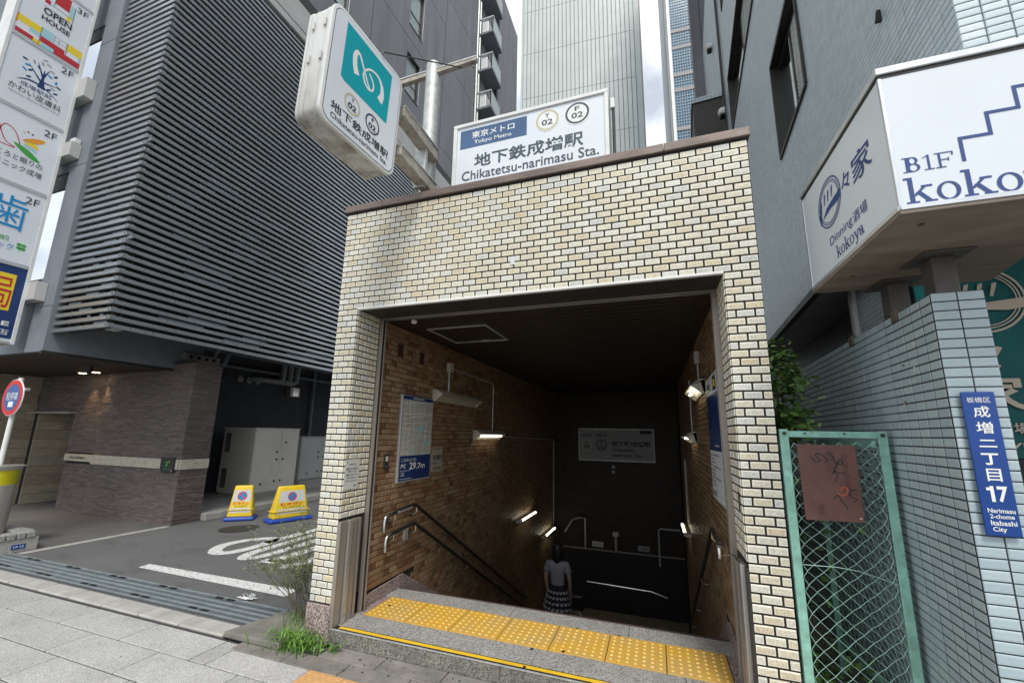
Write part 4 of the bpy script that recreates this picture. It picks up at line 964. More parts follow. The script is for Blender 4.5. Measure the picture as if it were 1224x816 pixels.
# platform with cabinets
pf = tag(box('platform', (-10.6, -8.17, 2.73, 13.8, 0, .125), M['kerb'], None, .01), kind='structure')
stone(pf, -8.165, -8.02, 2.74, 4.3, 0, .13, M['kerb'], 'kerb_stone', .01, 0); 
for y in (4.31, 5.5, 6.7, 7.9): stone(pf, -8.165, -8.02, y, y+1.18, 0, .13, M['kerb'], 'kerb_stone', .01, 0)
def cabinet(x0, x1, y0, y1, z0, z1, mat, label, doors, brand):
    c = thing('electrical_cabinet', ((x0+x1)/2, (y0+y1)/2, z0), label, 'electrical cabinet', 'steel cabinets by the dark wall')
    box('plinth', (x0+.03, x1-.03, y0+.03, y1-.03, .125, z0), M['kerb'], c)
    box('body', (x0, x1-.012, y0, y1, z0, z1-.03), mat, c, .006); box('roof', (x0-.01, x1+.012, y0-.012, y1+.012, z1-.03, z1), mat, c, .006)
    ys = [y0+.01, y0+(y1-y0)*.58, y1-.01]
    for a, b in zip(ys[:-1], ys[1:]): 
        d = box('door', (x1-.012, x1+.002, a+.004, b-.004, z0+.02, z1-.05), mat, c, .003)
        for yy, zz in (((b-.10), z0+(z1-z0)*.62), ((b-.09), z0+(z1-z0)*.5), ((b-.09), z0+(z1-z0)*.16)) if a == ys[0] else (((a+.14), z0+(z1-z0)*.77), ((a+.09), z0+(z1-z0)*.5), ((a+.08), z0+(z1-z0)*.16)):
            MB().lathe((x1+.004, yy, zz), [(.028, -.004), (.028, .006), (.012, .012)], 10, 'x').build('handle', M['steel_dark'], d)
    FC = Fr((x1+.0035, y0, z0), (0, 1, 0), (0, 0, 1)); txt(brand, FC, (y1-y0)*.26, (z1-z0)*.12, (y1-y0)*.46, (z1-z0)*.155, M['paper'], c, .001, .03)
    box('print', (x1+.002, x1+.004, y0+(y1-y0)*.20, y0+(y1-y0)*.245, z0+(z1-z0)*.12, z0+(z1-z0)*.15), M['ink'], c)
    if doors:
        for zz in (z0+.12, z0+(z1-z0)*.62):
            box('vent_panel', (x0+.10, x0+.26, y0-.008, y0, zz, zz+.44), M['steel_dark'], c, .003); s_ = MB()
            for i in range(12): s_.box(x0+.115, x0+.245, y0-.014, y0-.008, zz+.02+i*.034, zz+.035+i*.034)
            s_.build('vent_slats', M['steel'], c, kind='stuff')
cabinet(-10.15, -9.10, 4.42, 5.73, .19, 1.74, M['cabinet'], 'large beige grey steel cabinet with vents on its side, nearest of the two', True, '東京電力')
cabinet(-10.35, -9.30, 6.02, 7.3, .36, 1.53, M['cabinet2'], 'smaller grey steel cabinet behind the large beige one', False, 'TEPCO')
box('plinth', (-10.4, -9.15, 5.95, 7.5, .125, .34), M['kerb'], bpy.data.objects['electrical_cabinet.001'])
# ceiling downlights of the entrance (lit)
for i, (x, y) in enumerate(((-11.25, 2.02), (-10.77, 2.01))):
    d = thing('downlight', (x, y, 2.79), ['left', 'right'][i]+' lit round downlight in the dark soffit over the stone wall', 'downlight', 'lit downlights in the entrance soffit')
    MB().lathe((x, y, 2.782), [(.075, 0), (.08, .013)], 20).build('rim', M['white'], d); MB().lathe((x, y, 2.780), [(.06, 0), (.06, .001)], 20).build('lens', M['downlight'], d)
    ld = bpy.data.lights.new('downlight_lamp', 'SPOT'); ld.energy = 20; ld.color = (1, .62, .28); ld.spot_size = R(62); ld.spot_blend = .7; ld.shadow_soft_size = .04
    lo_ = bpy.data.objects.new('downlight_lamp', ld); COL.objects.link(lo_); lo_.parent = d; lo_.location = (0, .05, -.02); lo_.rotation_euler = (R(8), 0, 0)
cc_ = thing('security_camera', (-9.8, 1.44, 2.79), 'small dark dome camera under the soffit in front of the downlights', 'camera')
MB().lathe((-9.8, 1.44, 2.66), [(.01, -.01), (.05, .0), (.062, .04), (.062, .10), (.075, .135)], 18).build('dome', M['steel_dark'], cc_, 0, True)

# upper dark facade behind, turned a little
AZ = R(2.3)
def frame_az(x0, y0, a):   # face looking toward +x, u runs away from the camera
    return Fr((x0, y0, 0), (math.sin(a), math.cos(a), 0), (0, 0, 1))
ub = thing('grey_tower_block', (-11, 9, 0), 'tall mauve grey block with curtained windows behind the louvres', 'building')
FU = frame_az(-9.35, 3.6, AZ); TU = FU.T()
wins = [(5.5, 6.42, 15.55, 17.45), (5.5, 6.42, 18.85, 21.1), (5.5, 6.42, 22.2, 24.4), (1.4, 2.3, 15.55, 17.45), (1.4, 2.3, 18.85, 21.1)]
ys = [-2.7, 1.4, 2.3, 5.5, 6.42, 11.83]; zs = [9.0, 15.55, 17.45, 18.85, 21.1, 22.2, 24.4, 30]
mbw = MB(TU)
for i in range(5):
    for j in range(7):
        if not (i in (1, 3) and j in (1, 3, 5)): mbw.box(ys[i], ys[i+1], zs[j], zs[j+1], -.35, 0)
mbw.box(-2.7, 11.83, 9.0, 30, -8, -.351)
mbw.build('wall', M['facade_grey'], ub)
for z in (9.2, 12.2, 13.9, 18.1, 21.7, 25.2): box('panel_joint', (-2.7, 11.83, z, z+.02, 0, .004), M['stucco_dark'], ub, T=TU)
for y in (3.4, 8.25): box('panel_joint', (y, y+.02, 4.5, 30, 0, .004), M['stucco_dark'], ub, T=TU)
box('wall_offset', (8.27, 11.85, 4.5, 30, .001, .05), M['facade_grey'], ub, T=TU)
for z in (10.7, 14.9, 19.8, 23.5): box('panel_joint', (8.27, 11.85, z, z+.02, .05, .054), M['stucco_dark'], ub, T=TU)
for i in (1, 3):
    for j in (1, 3, 5):
        a, b, c, d = ys[i], ys[i+1], zs[j], zs[j+1]
        f = MB(TU)
        for q in ((a, b, c, c+.05), (a, b, d-.05, d), (a, a+.05, c+.05, d-.05), (b-.05, b, c+.05, d-.05)): f.box(*q, -.16, -.10)
        f.box(a+.05, b-.05, (c+d)/2-.3, (c+d)/2-.26, -.15, -.11)
        f = f.build('window', M['steel_dark'], ub)
        box('pane', (a+.05, b-.05, c+.05, d-.05, -.14, -.135), M['glass_w'] if 'glass_w' in M else M.setdefault('glass_w', (lambda t: (t.b.inputs.__getitem__('Transmission Weight').__setattr__('default_value', .85), t.fin((.95, 1, 1), .02))[1])(NT('clear window glass'))), f, T=TU)
        cu = MB(TU); n_c = 26
        pts = [(a+(b-a)*k/n_c, -.22+.02*math.sin(k*2.1)) for k in range(n_c+1)]
        for k in range(n_c): cu.quad((pts[k][0], c, pts[k][1]), (pts[k+1][0], c, pts[k+1][1]), (pts[k+1][0], d, pts[k+1][1]), (pts[k][0], d, pts[k][1]))
        cu.build('curtain', M['curtain'], f)
        box('reveal', (a, b, c-.05, c+.0, -.1, .02), M['steel_dark'], f, T=TU); box('reveal', (b, b+.03, c, d, -.1, .012), M['alu'], f, T=TU)
for yy in (11.45, 11.72): tube('downpipe', [TU(yy, 5, .12), TU(yy, 30, .12)], .06, M['galv'], ub)
# balcony block beyond
bb = thing('balcony_block', (-10, 16, 0), 'apartment block with small balconies beyond the grey facade', 'apartment block')
box('wall', (-13, -8.75, 15.6, 22, 4, 32), M['facade_grey'], bb)
box('wall', (-8.75, -8.22, 16.7, 17.0, 4, 32), M['louvre_back'], bb)
for k in range(7):
    z = 14.6+k*2.53
    b = MB().box(-8.75, -7.90, 15.2, 16.7, z, z+.14).build('balcony', M['stucco'], bb, .01)
    for x in np.arange(-8.7, -7.9, .10): tube('baluster', [(x, 15.25, z+.14), (x, 15.25, z+1.1)], .010, M['alu'], b, 4)
    box('rail', (-8.75, -7.90, 15.22, 15.28, z+1.1, z+1.16), M['alu'], b); box('rail', (-7.95, -7.9, 15.28, 16.7, z+1.1, z+1.16), M['alu'], b)
    box('glass_panel', (-7.93, -7.91, 15.3, 16.6, z+.2, z+1.05), M['tower'], b)
    box('air_conditioner', (-8.65, -8.25, 15.3, 15.9, z+.16, z+1.0), M['white_metal'], b, .03)
    box('window_recess', (-8.70, -8.2, 16.66, 16.70, z+.3, z+2.2), M['black'], b)

# ================================================================ SIGN TOWER
tw = thing('sign_tower', (-9.3, -.2, 2.95), 'tall projecting stack of white clinic and shop sign panels on the grey building', 'sign tower')
TX = -9.23
box('casing', (TX-.32, TX-.004, -.60, .25, 2.93, 10.2), M['sign_white'], tw)
for b in ((-.62, -.575, 2.90, 10.2), (.215, .262, 2.90, 10.2)): box('side_frame', (TX-.33, TX+.012, *b), M['white_metal'], tw, .005)
box('bottom_frame', (TX-.33, TX+.012, -.575, .215, 2.90, 2.945), M['alu'], tw, .004)
zs_ = [2.955, 4.130, 5.365, 6.575, 7.755, 8.99, 10.2]
FT = Fr((TX, 0, 0), (0, 1, 0), (0, 0, 1))
for i, (a, b) in enumerate(zip(zs_[:-1], zs_[1:])):
    box('sign_panel', (TX-.004, TX+.004, -.573, .213, a+.03, b-.03), M['navy'] if i == 0 else M['sign_white2'], tw)
    box('panel_rail', (TX-.004, TX+.014, -.573, .213, b-.03, b-.004), M['alu'], tw, .002); box('panel_rail', (TX-.004, TX+.010, -.573, .213, b-.002, b+.026), M['alu'], tw, .002)
def P(s_, a0, b0, a1, b1, mt='ink', bold=.01): txt(s_, FT, a0, b0, a1, b1, M[mt], tw, .0105, bold)
QN = [0]
def Q(a0, a1, b0, b1, mt): QN[0] += 1; fbox(FT, a0, a1, b0, b1, M[mt], tw, .0046+QN[0]*.0001)
P('3F', .02, 8.80, .165, 8.90, bold=.0); 
for s_, a, b in (('OPEN', 8.385, 8.50), ('HOUSE', 8.255, 8.345)): P(s_, -.335, a, .008, b, bold=.02)
for q in ((-.34, -.29, 8.72, 8.9, 'inkyellow'), (-.29, -.24, 8.78, 8.9, 'inkcyan'), (-.235, -.06, 8.68, 8.92, 'crimson'), (-.055, -.0, 8.62, 8.84, 'inkcyan'), (-.075, -.02, 8.52, 8.61, 'inkyellow'), (-.345, -.28, 8.58, 8.66, 'crimson')): Q(*q)
for a, b, c, d in ((-.34, .0, 8.60, 8.607), (-.24, -.233, 8.62, 8.9), (.0, .007, 8.5, 8.84), (-.34, 0, 8.505, 8.512)): Q(a, b, c, d, 'ink')
for q in ((-.565, -.30, 7.99, 8.11, 'inkyellow'), (-.575, -.555, 7.95, 8.12, 'inkorange'), (-.42, -.30, 7.93, 7.995, 'inkcyan'), (-.29, -.16, 7.97, 8.13, 'inkcyan'), (.02, .205, 7.995, 8.13, 'inkyellow'), (-.56, -.36, 7.80, 7.87, 'crimson'), (-.29, .0, 7.87, 7.965, 'crimson'), (-.12, .205, 7.80, 7.90, 'crimson'), (-.36, -.27, 7.79, 7.86, 'inkyellow'), (-.27, -.12, 7.79, 7.868, 'inkcyan'), (.04, .17, 7.905, 7.99, 'sign_white'), (.18, .205, 7.905, 7.99, 'inkcyan'), (-.14, .0, 7.98, 8.10, 'sign_white')): Q(*q)
for a, b, c, d in ((-.30, -.294, 7.8, 8.13), (-.145, -.14, 7.97, 8.12), (.012, .018, 7.9, 8.13), (-.56, .205, 7.795, 7.80), (-.14, .01, 8.035, 8.04), (-.09, -.085, 7.99, 8.09), (-.14, .01, 8.1, 8.106)): Q(a, b, c, d, 'ink')
P('2F', .015, 7.57, .165, 7.68, bold=0)
tr = [(-.19, 7.09), (-.17, 7.25), (-.155, 7.42), (-.145, 7.42), (-.135, 7.25), (-.10, 7.09)]; shape(tr, FT, M['navy'], tw, .006)
for p_, q_ in (((-.165, 7.20), (-.33, 7.40)), ((-.14, 7.21), (.02, 7.25)), ((-.15, 7.30), (-.10, 7.46)), ((-.16, 7.3), (-.24, 7.5))): stroke([p_, q_], [.028, .006], FT, M['navy'], tw, .0065)
stroke(smooth_pts([(-.41, 7.05), (-.28, 7.13), (-.10, 7.12), (.07, 7.02)], 4), [.004, .01, .015, .02, .025, .028, .026, .024, .02, .016, .012, .008, .004], FT, M['navy'], tw, .0062)
r3 = random.Random(2)
for a, b in ((-.38, 7.44), (-.34, 7.36), (-.36, 7.27), (-.30, 7.30), (-.28, 7.47), (-.22, 7.42), (-.19, 7.52), (-.12, 7.55), (-.07, 7.47), (-.02, 7.42), (-.08, 7.37), (.0, 7.32), (.04, 7.26), (-.02, 7.19), (.02, 7.13), (-.06, 7.14), (-.30, 7.18), (-.17, 7.6)):
    t_ = r3.uniform(0, 3.14); e_ = ell(0, 0, .034, .015, 9); shape([(a+x*math.cos(t_)-y*math.sin(t_), b+x*math.sin(t_)+y*math.cos(t_)) for x, y in e_], FT, M[r3.choice(['navy', 'navy', 'inksky', 'blueband', 'inkgray'])], tw, .0063)
P('成増駅前', -.365, 6.985, -.01, 7.06, 'navy', .0); P('かわい皮膚科', -.475, 6.855, .12, 6.965, 'ink', .0); P('Narimasu Ekimae Kawai Clinic', -.46, 6.80, .12, 6.825, 'ink', 0)
P('2F', .01, 6.35, .16, 6.46, bold=0)
for s_, mt in (([(-.44, 6.05), (-.40, 6.24), (-.28, 6.20), (-.20, 6.02)], 'crimson'), ([(-.46, 6.24), (-.36, 6.0), (-.24, 5.94)], 'crimson'), ([(-.56, 6.0), (-.42, 5.93), (-.25, 5.93)], 'crimson')): stroke(smooth_pts(s_, 5), .012, FT, M[mt], tw, .0062)
shape(smooth_pts([(-.19, 6.11), (-.07, 6.22), (.05, 6.25), (-.02, 6.15)], 4, True), FT, M['inkorange'], tw, .006); shape(smooth_pts([(-.17, 6.08), (-.05, 6.13), (.0, 6.06), (-.08, 6.06)], 4, True), FT, M['inkyellow'], tw, .0061)
shape(smooth_pts([(-.17, 6.05), (-.06, 6.06), (-.01, 5.99), (-.09, 6.01)], 4, True), FT, M['inkcyan'], tw, .0062); shape(smooth_pts([(-.27, 6.02), (-.10, 5.99), (.05, 5.86), (-.10, 5.88)], 4, True), FT, M['inkgreen'], tw, .0063)
for a, b, mt in ((-.19, 6.25, 'inkkhaki'), (-.15, 6.28, 'crimson'), (-.10, 6.27, 'navy')): shape(ell(a, b, .014, .014, 10), FT, M[mt], tw, .006)
P('こころと眠りの', -.50, 5.75, .085, 5.84, 'ink', 0); P('クリニック成増', -.50, 5.60, .10, 5.70, 'ink', 0)
P('2F', .0, 5.14, .155, 5.25, bold=0); P('歯', -.33, 4.66, .06, 5.18, 'inksky', .0); P('成増駅前', -.50, 4.46, -.06, 4.54, 'inkgreen', 0); P('クリニック', -.46, 4.33, .0, 4.43, 'inksky', 0)
for a, b in ((.055, 4.455), (.105, 4.45), (.055, 4.40), (.105, 4.395)): shape(ell(a, b, .028, .026, 10), FT, M['inkgreen'], tw, .006)
stroke([(.08, 4.42), (.07, 4.34)], .008, FT, M['inkgreen'], tw, .006)
Q(-.50, .115, 3.40, 3.97, 'inkyellow'); P('薬局', -.42, 3.44, .10, 3.93, 'crimson', .0); P('CARE', -.28, 3.17, .155, 3.24, 'inkwhite', .03); P('成増店', -.28, 3.03, .17, 3.12, 'inkwhite', .0)
for i, (z0, z1) in enumerate(((7.28, 7.66), (6.14, 6.40), (3.62, 3.92))):
    b = box('mount_bracket', (-9.62, -9.03, .26, .398, z0, z1), M['pale_band'], tw, .006)
box('floodlight', (-9.2, -9.06, .30, .39, 6.42, 6.5), M['white_metal'], tw, .01)

# ================================================================ ROOF SIGNS
fs = thing('station_sign', (-1.02, .26, 3.93), 'long white rooftop station sign with dark blue band, standing on the coping', 'station sign')
box('box_body', (-1.770, -.265, .205, .40, 3.98, 4.715), M['white_metal'], fs, .006)
for b in ((-1.772, -.262, 4.682, 4.717), (-1.772, -1.736, 3.98, 4.681), (-.297, -.262, 3.98, 4.681), (-1.735, -.298, 3.98, 4.005)): box('frame', (b[0], b[1], .180, .206, b[2], b[3]), M['white_metal'], fs, .004)
box('face', (-1.735, -.298, .196, .204, 4.006, 4.681), M['sign_white'], fs)
F1 = Fr((0, .1955, 0), (1, 0, 0), (0, 0, 1))
def P1(s_, a0, b0, a1, b1, mt, bold=.012): return txt(s_, F1, a0, b0, a1, b1, M[mt], fs, .0022, bold)
fbox(F1, -1.700, -1.012, 4.443, 4.647, M['blueband'], fs)
P1('東京メトロ', -1.577, 4.540, -1.134, 4.614, 'inkwhite', .015); P1('Tokyo Metro', -1.549, 4.463, -1.163, 4.516, 'inkwhite', .01)
P1('地下鉄成増駅', -1.540, 4.212, -.486, 4.358, 'inkgrey', .018); P1('Chikatetsu-narimasu Sta.', -1.668, 4.090, -.353, 4.190, 'inkgrey', .008)
for cx_, mt, l_ in ((-.815, 'inkkhaki', 'Y'), (-.538, 'inkgrey', 'F')):
    shape(ell(cx_, 4.548, .118, .118, 40), F1, M['inkwhite'], fs, .0012); ring(cx_, 4.548, .108, .019, F1, M[mt], fs, .0016)
    P1(l_, cx_-.022, 4.572, cx_+.022, 4.618, 'inkgrey', .02); P1('02', cx_-.052, 4.497, cx_+.052, 4.556, 'inkgrey', .02)
for x in (-1.6, -.42): box('support_leg', (x, x+.05, .25, .34, 3.90, 3.985), M['steel'], fs, .004)
pp = thing('roof_pipe', (-.228, .24, 3.92), 'thin dark pipe with white fitting beside the rooftop sign', 'pipe')
tube('pipe', [(-.228, .24, 3.92), (-.228, .24, 4.56)], .011, M['steel_dark'], pp); box('fitting', (-.249, -.212, .222, .258, 4.545, 4.645), M['white'], pp, .004)
# projecting metro sign
pole = thing('sign_pole', (-2.055, .2, 3.85), 'white galvanised pole on the roof carrying the round-cornered sign', 'pole')
tube('post', [(-2.06, .2, 3.80), (-2.06, .2, 5.52)], .079, M['galv'], pole, 20)
MB().lathe((-2.06, .2, 5.52), [(.079, 0), (.070, .030), (.045, .052), (.01, .060)], 20).build('cap', M['galv'], pole, 0, True)
MB().prism([(-2.52, .155, 5.385), (-1.55, .155, 5.41), (-1.55, .155, 5.455), (-2.52, .155, 5.435)], (0, .05, 0)).build('cross_bar', M['galv_dirty'], pole, .004)
box('cross_bar_flange', (-2.52, -1.55, .15, .21, 5.445, 5.462), M['galv'], pole, .003)
tube('hook', [(-1.60, .18, 5.40), (-1.60, .18, 5.37), (-1.585, .18, 5.35)], .008, M['steel_dark'], pole, 6)
for z in (4.44, 4.06): 
    MB().prism([(-2.04, -.42, z-.055), (-1.93, -.42, z-.055), (-1.93, -.42, z+.05), (-2.04, -.42, z+.05)], (0, .60, -.03)).build('arm_beam', M['galv_dirty'], pole, .008)
    box('beam_flange', (-2.05, -1.92, -.42, .17, z+.03, z+.042), M['galv'], pole, .003)
box('arm_plate', (-2.07, -1.95, -.02, .02, 3.97, 4.5), M['galv'], pole, .004)
cb = tag(tube('stay_cable', [(-1.935, -.75, 4.667), (-1.93, -.74, 4.70), (-1.71, .17, 5.38)], .006, M['steel_dark'], None, 6), 'thin dark stay cable running from the round-cornered sign to the pole cross bar', 'cable')
cb2 = tag(tube('loose_cable', smooth_pts([(-2.1, -.28, 4.3), (-2.13, .02, 4.12), (-2.09, .10, 3.98), (-2.06, .12, 4.02)], 5), .007, M['white'], None, 6), 'loose white cable looping between the two sign arms and pole', 'cable')
Cc = Vector((-1.967, -.85, 4.205)); yaw, tilt, lean = R(3.711), R(.253), R(2.168)
Yv = Vector((math.sin(yaw)*math.cos(tilt), math.cos(yaw)*math.cos(tilt), math.sin(tilt))); Xv = Vector((math.cos(yaw), -math.sin(yaw), 0)); Zv = Xv.cross(Yv); Zv = (Zv*math.cos(lean)+Xv*math.sin(lean)).normalized()
FS = Fr(Cc, Yv, Zv)
ms = thing('metro_sign', tuple(Cc), 'round-cornered white metro sign with teal emblem, held out on arms', 'metro sign')
def rrect(w, h, r, n=8):
    out = []
    for cx_, cy_, a0 in ((w/2-r, h/2-r, 0), (-w/2+r, h/2-r, 90), (-w/2+r, -h/2+r, 180), (w/2-r, -h/2+r, 270)):
        for k in range(n+1): a = R(a0+90*k/n); out.append((cx_+r*math.cos(a), cy_+r*math.sin(a)))
    return out
W_, H_ = .755, .925
def slab(w, h, r, d0, d1, name, mat, bev=0, **k):
    return MB(FS.T()).prism([(x, y, d0) for x, y in rrect(w, h, r)], (0, 0, 0)) if 0 else _slab(w, h, r, d0, d1, name, mat, bev)
def _slab(w, h, r, d0, d1, name, mat, bev):
    mb = MB(FS.T()); p = rrect(w, h, r); n = len(p)
    mb.add([(x, y, d0) for x, y in p]+[(x, y, d1) for x, y in p], [tuple(range(n)), tuple(range(n, 2*n))]+[(i, (i+1) % n, n+(i+1) % n, n+i) for i in range(n)])
    return mb.build(name, mat, ms, bev, True)
_slab(W_-.012, H_-.012, .085, -.205, -.022, 'casing', M['signbody'], .004)
_slab(W_, H_, .090, -.022, .004, 'front_frame', M['white_metal'], .005); _slab(W_, H_, .090, -.228, -.205, 'back_frame', M['signbody'], .005)
_slab(W_-.012+.006, H_-.006, .088, -.060, -.050, 'casing_rib', M['signbody'], 0); _slab(W_-.006, H_-.006, .088, -.165, -.155, 'casing_rib', M['signbody'], 0)
_slab(W_-.046, H_-.046, .072, .003, .0048, 'face_gasket', M['ink'], 0); _slab(W_-.056, H_-.056, .068, .004, .0062, 'face', M['sign_white2'], 0)
for b in (.25, -.02):
    for d in (-.055, -.165):
        MB(FS.T()).box(-W_/2-.010, -W_/2+.004, b, b+.06, d-.012, d+.012).build('latch', M['chrome'], ms, .003)
shape([(-.248, .396), (.238, .384), (.231, -.062), (-.219, -.062), (-.249, -.045)], FS, M['teal'], ms, .0074, 'teal_panel')
MM = [(-.141, .063), (-.090, .062), (-.108, .105), (-.118, .15), (-.113, .20), (-.104, .205)]
EM = []
def band(pts, wd): EM.append(stroke(smooth_pts(pts, 6), wd, FS, M['inkwhite'], ms, .0086, 'emblem_stroke'))
def wl_(n, *w): 
    out = []
    for i in range(n): t = i/(n-1)*(len(w)-1); k = min(int(t), len(w)-2); out.append(w[k]+(w[k+1]-w[k])*(t-k))
    return out
def band2(pts, *w): 
    p = smooth_pts(pts, 6); stroke(p, wl_(len(p), *w), FS, M['inkwhite'], ms, .0086, 'emblem_stroke')
band2([(-.115, .075), (-.140, .13), (-.150, .20), (-.135, .250), (-.108, .250), (-.075, .205), (-.045, .16), (-.005, .10), (.030, .070), (.055, .10), (.045, .15), (.0, .190)], .055, .045, .040, .030, .022, .018, .016, .016, .016, .014, .016, .016)
band2([(.130, .060), (.150, .12), (.140, .19), (.105, .235), (.055, .245), (.0, .225), (-.045, .175), (-.055, .125), (-.030, .078), (.010, .062), (.035, .068)], .060, .045, .032, .022, .018, .016, .016, .018, .018, .018, .014)
for cx_, mt, l_ in ((-.118, 'inkkhaki', 'Y'), (.090, 'inkbrown', 'F')):
    ring(cx_, -.178, .076, .013, FS, M[mt], ms, .0078); txt(l_, FS, cx_-.014, -.160, cx_+.014, -.128, M['ink'], ms, .008, .02); txt('02', FS, cx_-.040, -.222, cx_+.040, -.177, M['ink'], ms, .008, .025)
txt('地下鉄成増駅', FS, -.296, -.345, .291, -.272, M['ink'], ms, .008, .014); txt('Chikatetsu-narimasu Sta.', FS, -.289, -.402, .284, -.362, M['ink'], ms, .008, .012)

# ================================================================ FAR BUILDINGS
def frp(x, y, a): return Fr((x, y, 0), (math.cos(a), math.sin(a), 0), (0, 0, 1))
FTW = frp(-15.9, 44.03, R(3.5))
tb = thing('tall_tower', (-8, 45, 0), 'very tall pale green grey tower with narrow vertical panels', 'tower')
TT = FTW.T(); box('core', (.0, 16.3, 0, 110, -12, -.08), M['tower'], tb, T=TT)
zz = [0]+[40.33-7.4*k for k in (4, 3, 2, 1)]+[40.33, 47.8, 55.1, 62.4, 69.8, 77.2, 84.6, 92, 110]
pw = 15.25/27
for i in range(27):
    for a, b in zip(zz[3:-3], zz[4:-2]):
        key = ('tp', round(b-a, 2))
        x0 = .35+i*pw
        q = box('panel', (x0+.05, x0+pw-.05, a+.03, b-.03, -.08, .06), M['tower'], tb, 0, T=TT)
for i in range(28): box('joint_strip', (.35+i*pw-.045, .35+i*pw+.045, 0, 110, -.08, -.02), M['tower_line'], tb, T=TT)
box('side_band', (15.72, 16.5, 0, 110, -12, -.3), M['tower_side'], tb, T=TT); box('corner_pipe', (15.8, 16.0, 0, 110, -.29, -.1), M['white'], tb, T=TT)
FBB = frp(2.45, 30.13, R(3.0)); TB = FBB.T()
gb = thing('glass_block', (4.5, 31, 0), 'blue curtain wall office block seen past the tower', 'office block')
box('glass_core', (.42, 8, 0, 70, -8, -.12), M['glass_bluish'], gb, T=TB)
for i in range(27): box('mullion', (.42+i*.20, .42+i*.20+.045, 0, 70, -.12, -.04), M['mullion'], gb, T=TB)
mt_ = MB(TB)
for k in range(160): mt_.box(.42, 5.9, 14+k*.30, 14+k*.30+.035, -.12, -.06)
mt_.build('transoms', M['mullion'], gb, kind='stuff')
for z in (19.5, 21.4, 25.3, 27.2, 31.0, 32.55, 35.35, 37.1, 41, 42.9): box('spandrel_band', (.42, 8, z, z+.34, -.1, -.02), M['pinkband'], gb, T=TB)
box('corner_fin', (-.02, .14, 0, 70, -.6, -.0), M['tower_line'], gb, T=TB); box('corner_fin', (.16, .40, 0, 70, -.6, .05), M['white'], gb, T=TB)

# ================================================================ RIGHT BUILDING (turned 3.8 degrees)
A3 = R(3.8)
FRB = Fr((1.574, -.6, 0), (-math.sin(A3), -math.cos(A3), 0), (0, 0, 1))     # left face, u runs toward the street, n to the left
TR_ = FRB.T()
rb = thing('tiled_building', (3, 4, 0), 'grey green tiled building on the right with recessed black framed windows', 'building')
sy = lambda y: -(y+.6)/math.cos(A3)
W1 = (sy(2.92), sy(1.60), 5.485, 6.935); W2 = (sy(6.70), sy(3.42), 8.84, 10.28)
W3 = (sy(6.7), sy(3.42), 12.3, 13.8); W4 = (sy(2.92), sy(1.60), 8.84, 10.28)
us = sorted({-13.4, 0, W1[0], W1[1], W2[0], W2[1]}); zs = [3.31, 5.485, 6.935, 8.84, 10.28, 12.3, 13.8, 22]
mb = MB(TR_)
def inwin(a, b, c, d):
    return any(a >= w[0]-.01 and b <= w[1]+.01 and c >= w[2]-.01 and d <= w[3]+.01 for w in (W1, W2, W3, W4))
for a, b in zip(us[:-1], us[1:]):
    for c, d in zip(zs[:-1], zs[1:]):
        if not inwin(a, b, c, d): mb.box(a, min(b, -.02), c, d, -.25, -.006)
mb.box(-13.4, -.02, 3.31, 22, -6, -.9); mb.box(-.25, -.02, 3.31, 22, -.9, -.25); mb.box(-13.4, -13.1, 3.31, 22, -.9, -.25); mb.box(-13.4, -.02, 3.33, 3.6, -.9, -.25)
mb.build('wall', M['joint_right'], rb)
cells = grid_cells(-13.4, 0, 3.40, 16.6, .0992, .0452, .0055, False)
cells = [c for c in cells if not any(c[0]+c[2] > w[0]+.005 and c[0] < w[1]-.005 and c[1]+c[3] > w[2]+.005 and c[1] < w[3]-.005 for w in (W1, W2, W3, W4))]
FRBt = Fr(FRB.p(0, 0, -.0058), FRB.u, FRB.v)
tiles(rb, FRBt, cells, .0035, M['greentile'], 'tile', 150, 'tile_field', 0)
FRF = Fr((1.574, -.6, 0), (math.cos(A3), -math.sin(A3), 0), (0, 0, 1)); TF = FRF.T()
box('front_wall', (0.01, 6, 3.31, 22, -.5, -.012), M['mortar_grey'], rb, T=TF)
tiles(rb, Fr(FRF.p(0, 0, -.012), FRF.u, FRF.v), grid_cells(0, 2.4, 3.40, 6.6, .0992, .0452, .0055, False), .012, M['greentile'], 'tile', 150, 'tile_field', 0)
box('bottom_drip', (-13.4, .003, 3.305, 3.392, -.3, .006), M['steel_dark'], rb, .004, T=TR_)
box('soffit', (-13.4, -.02, 3.29, 3.304, -6, -.05), M['pale_band'], rb, T=TR_)
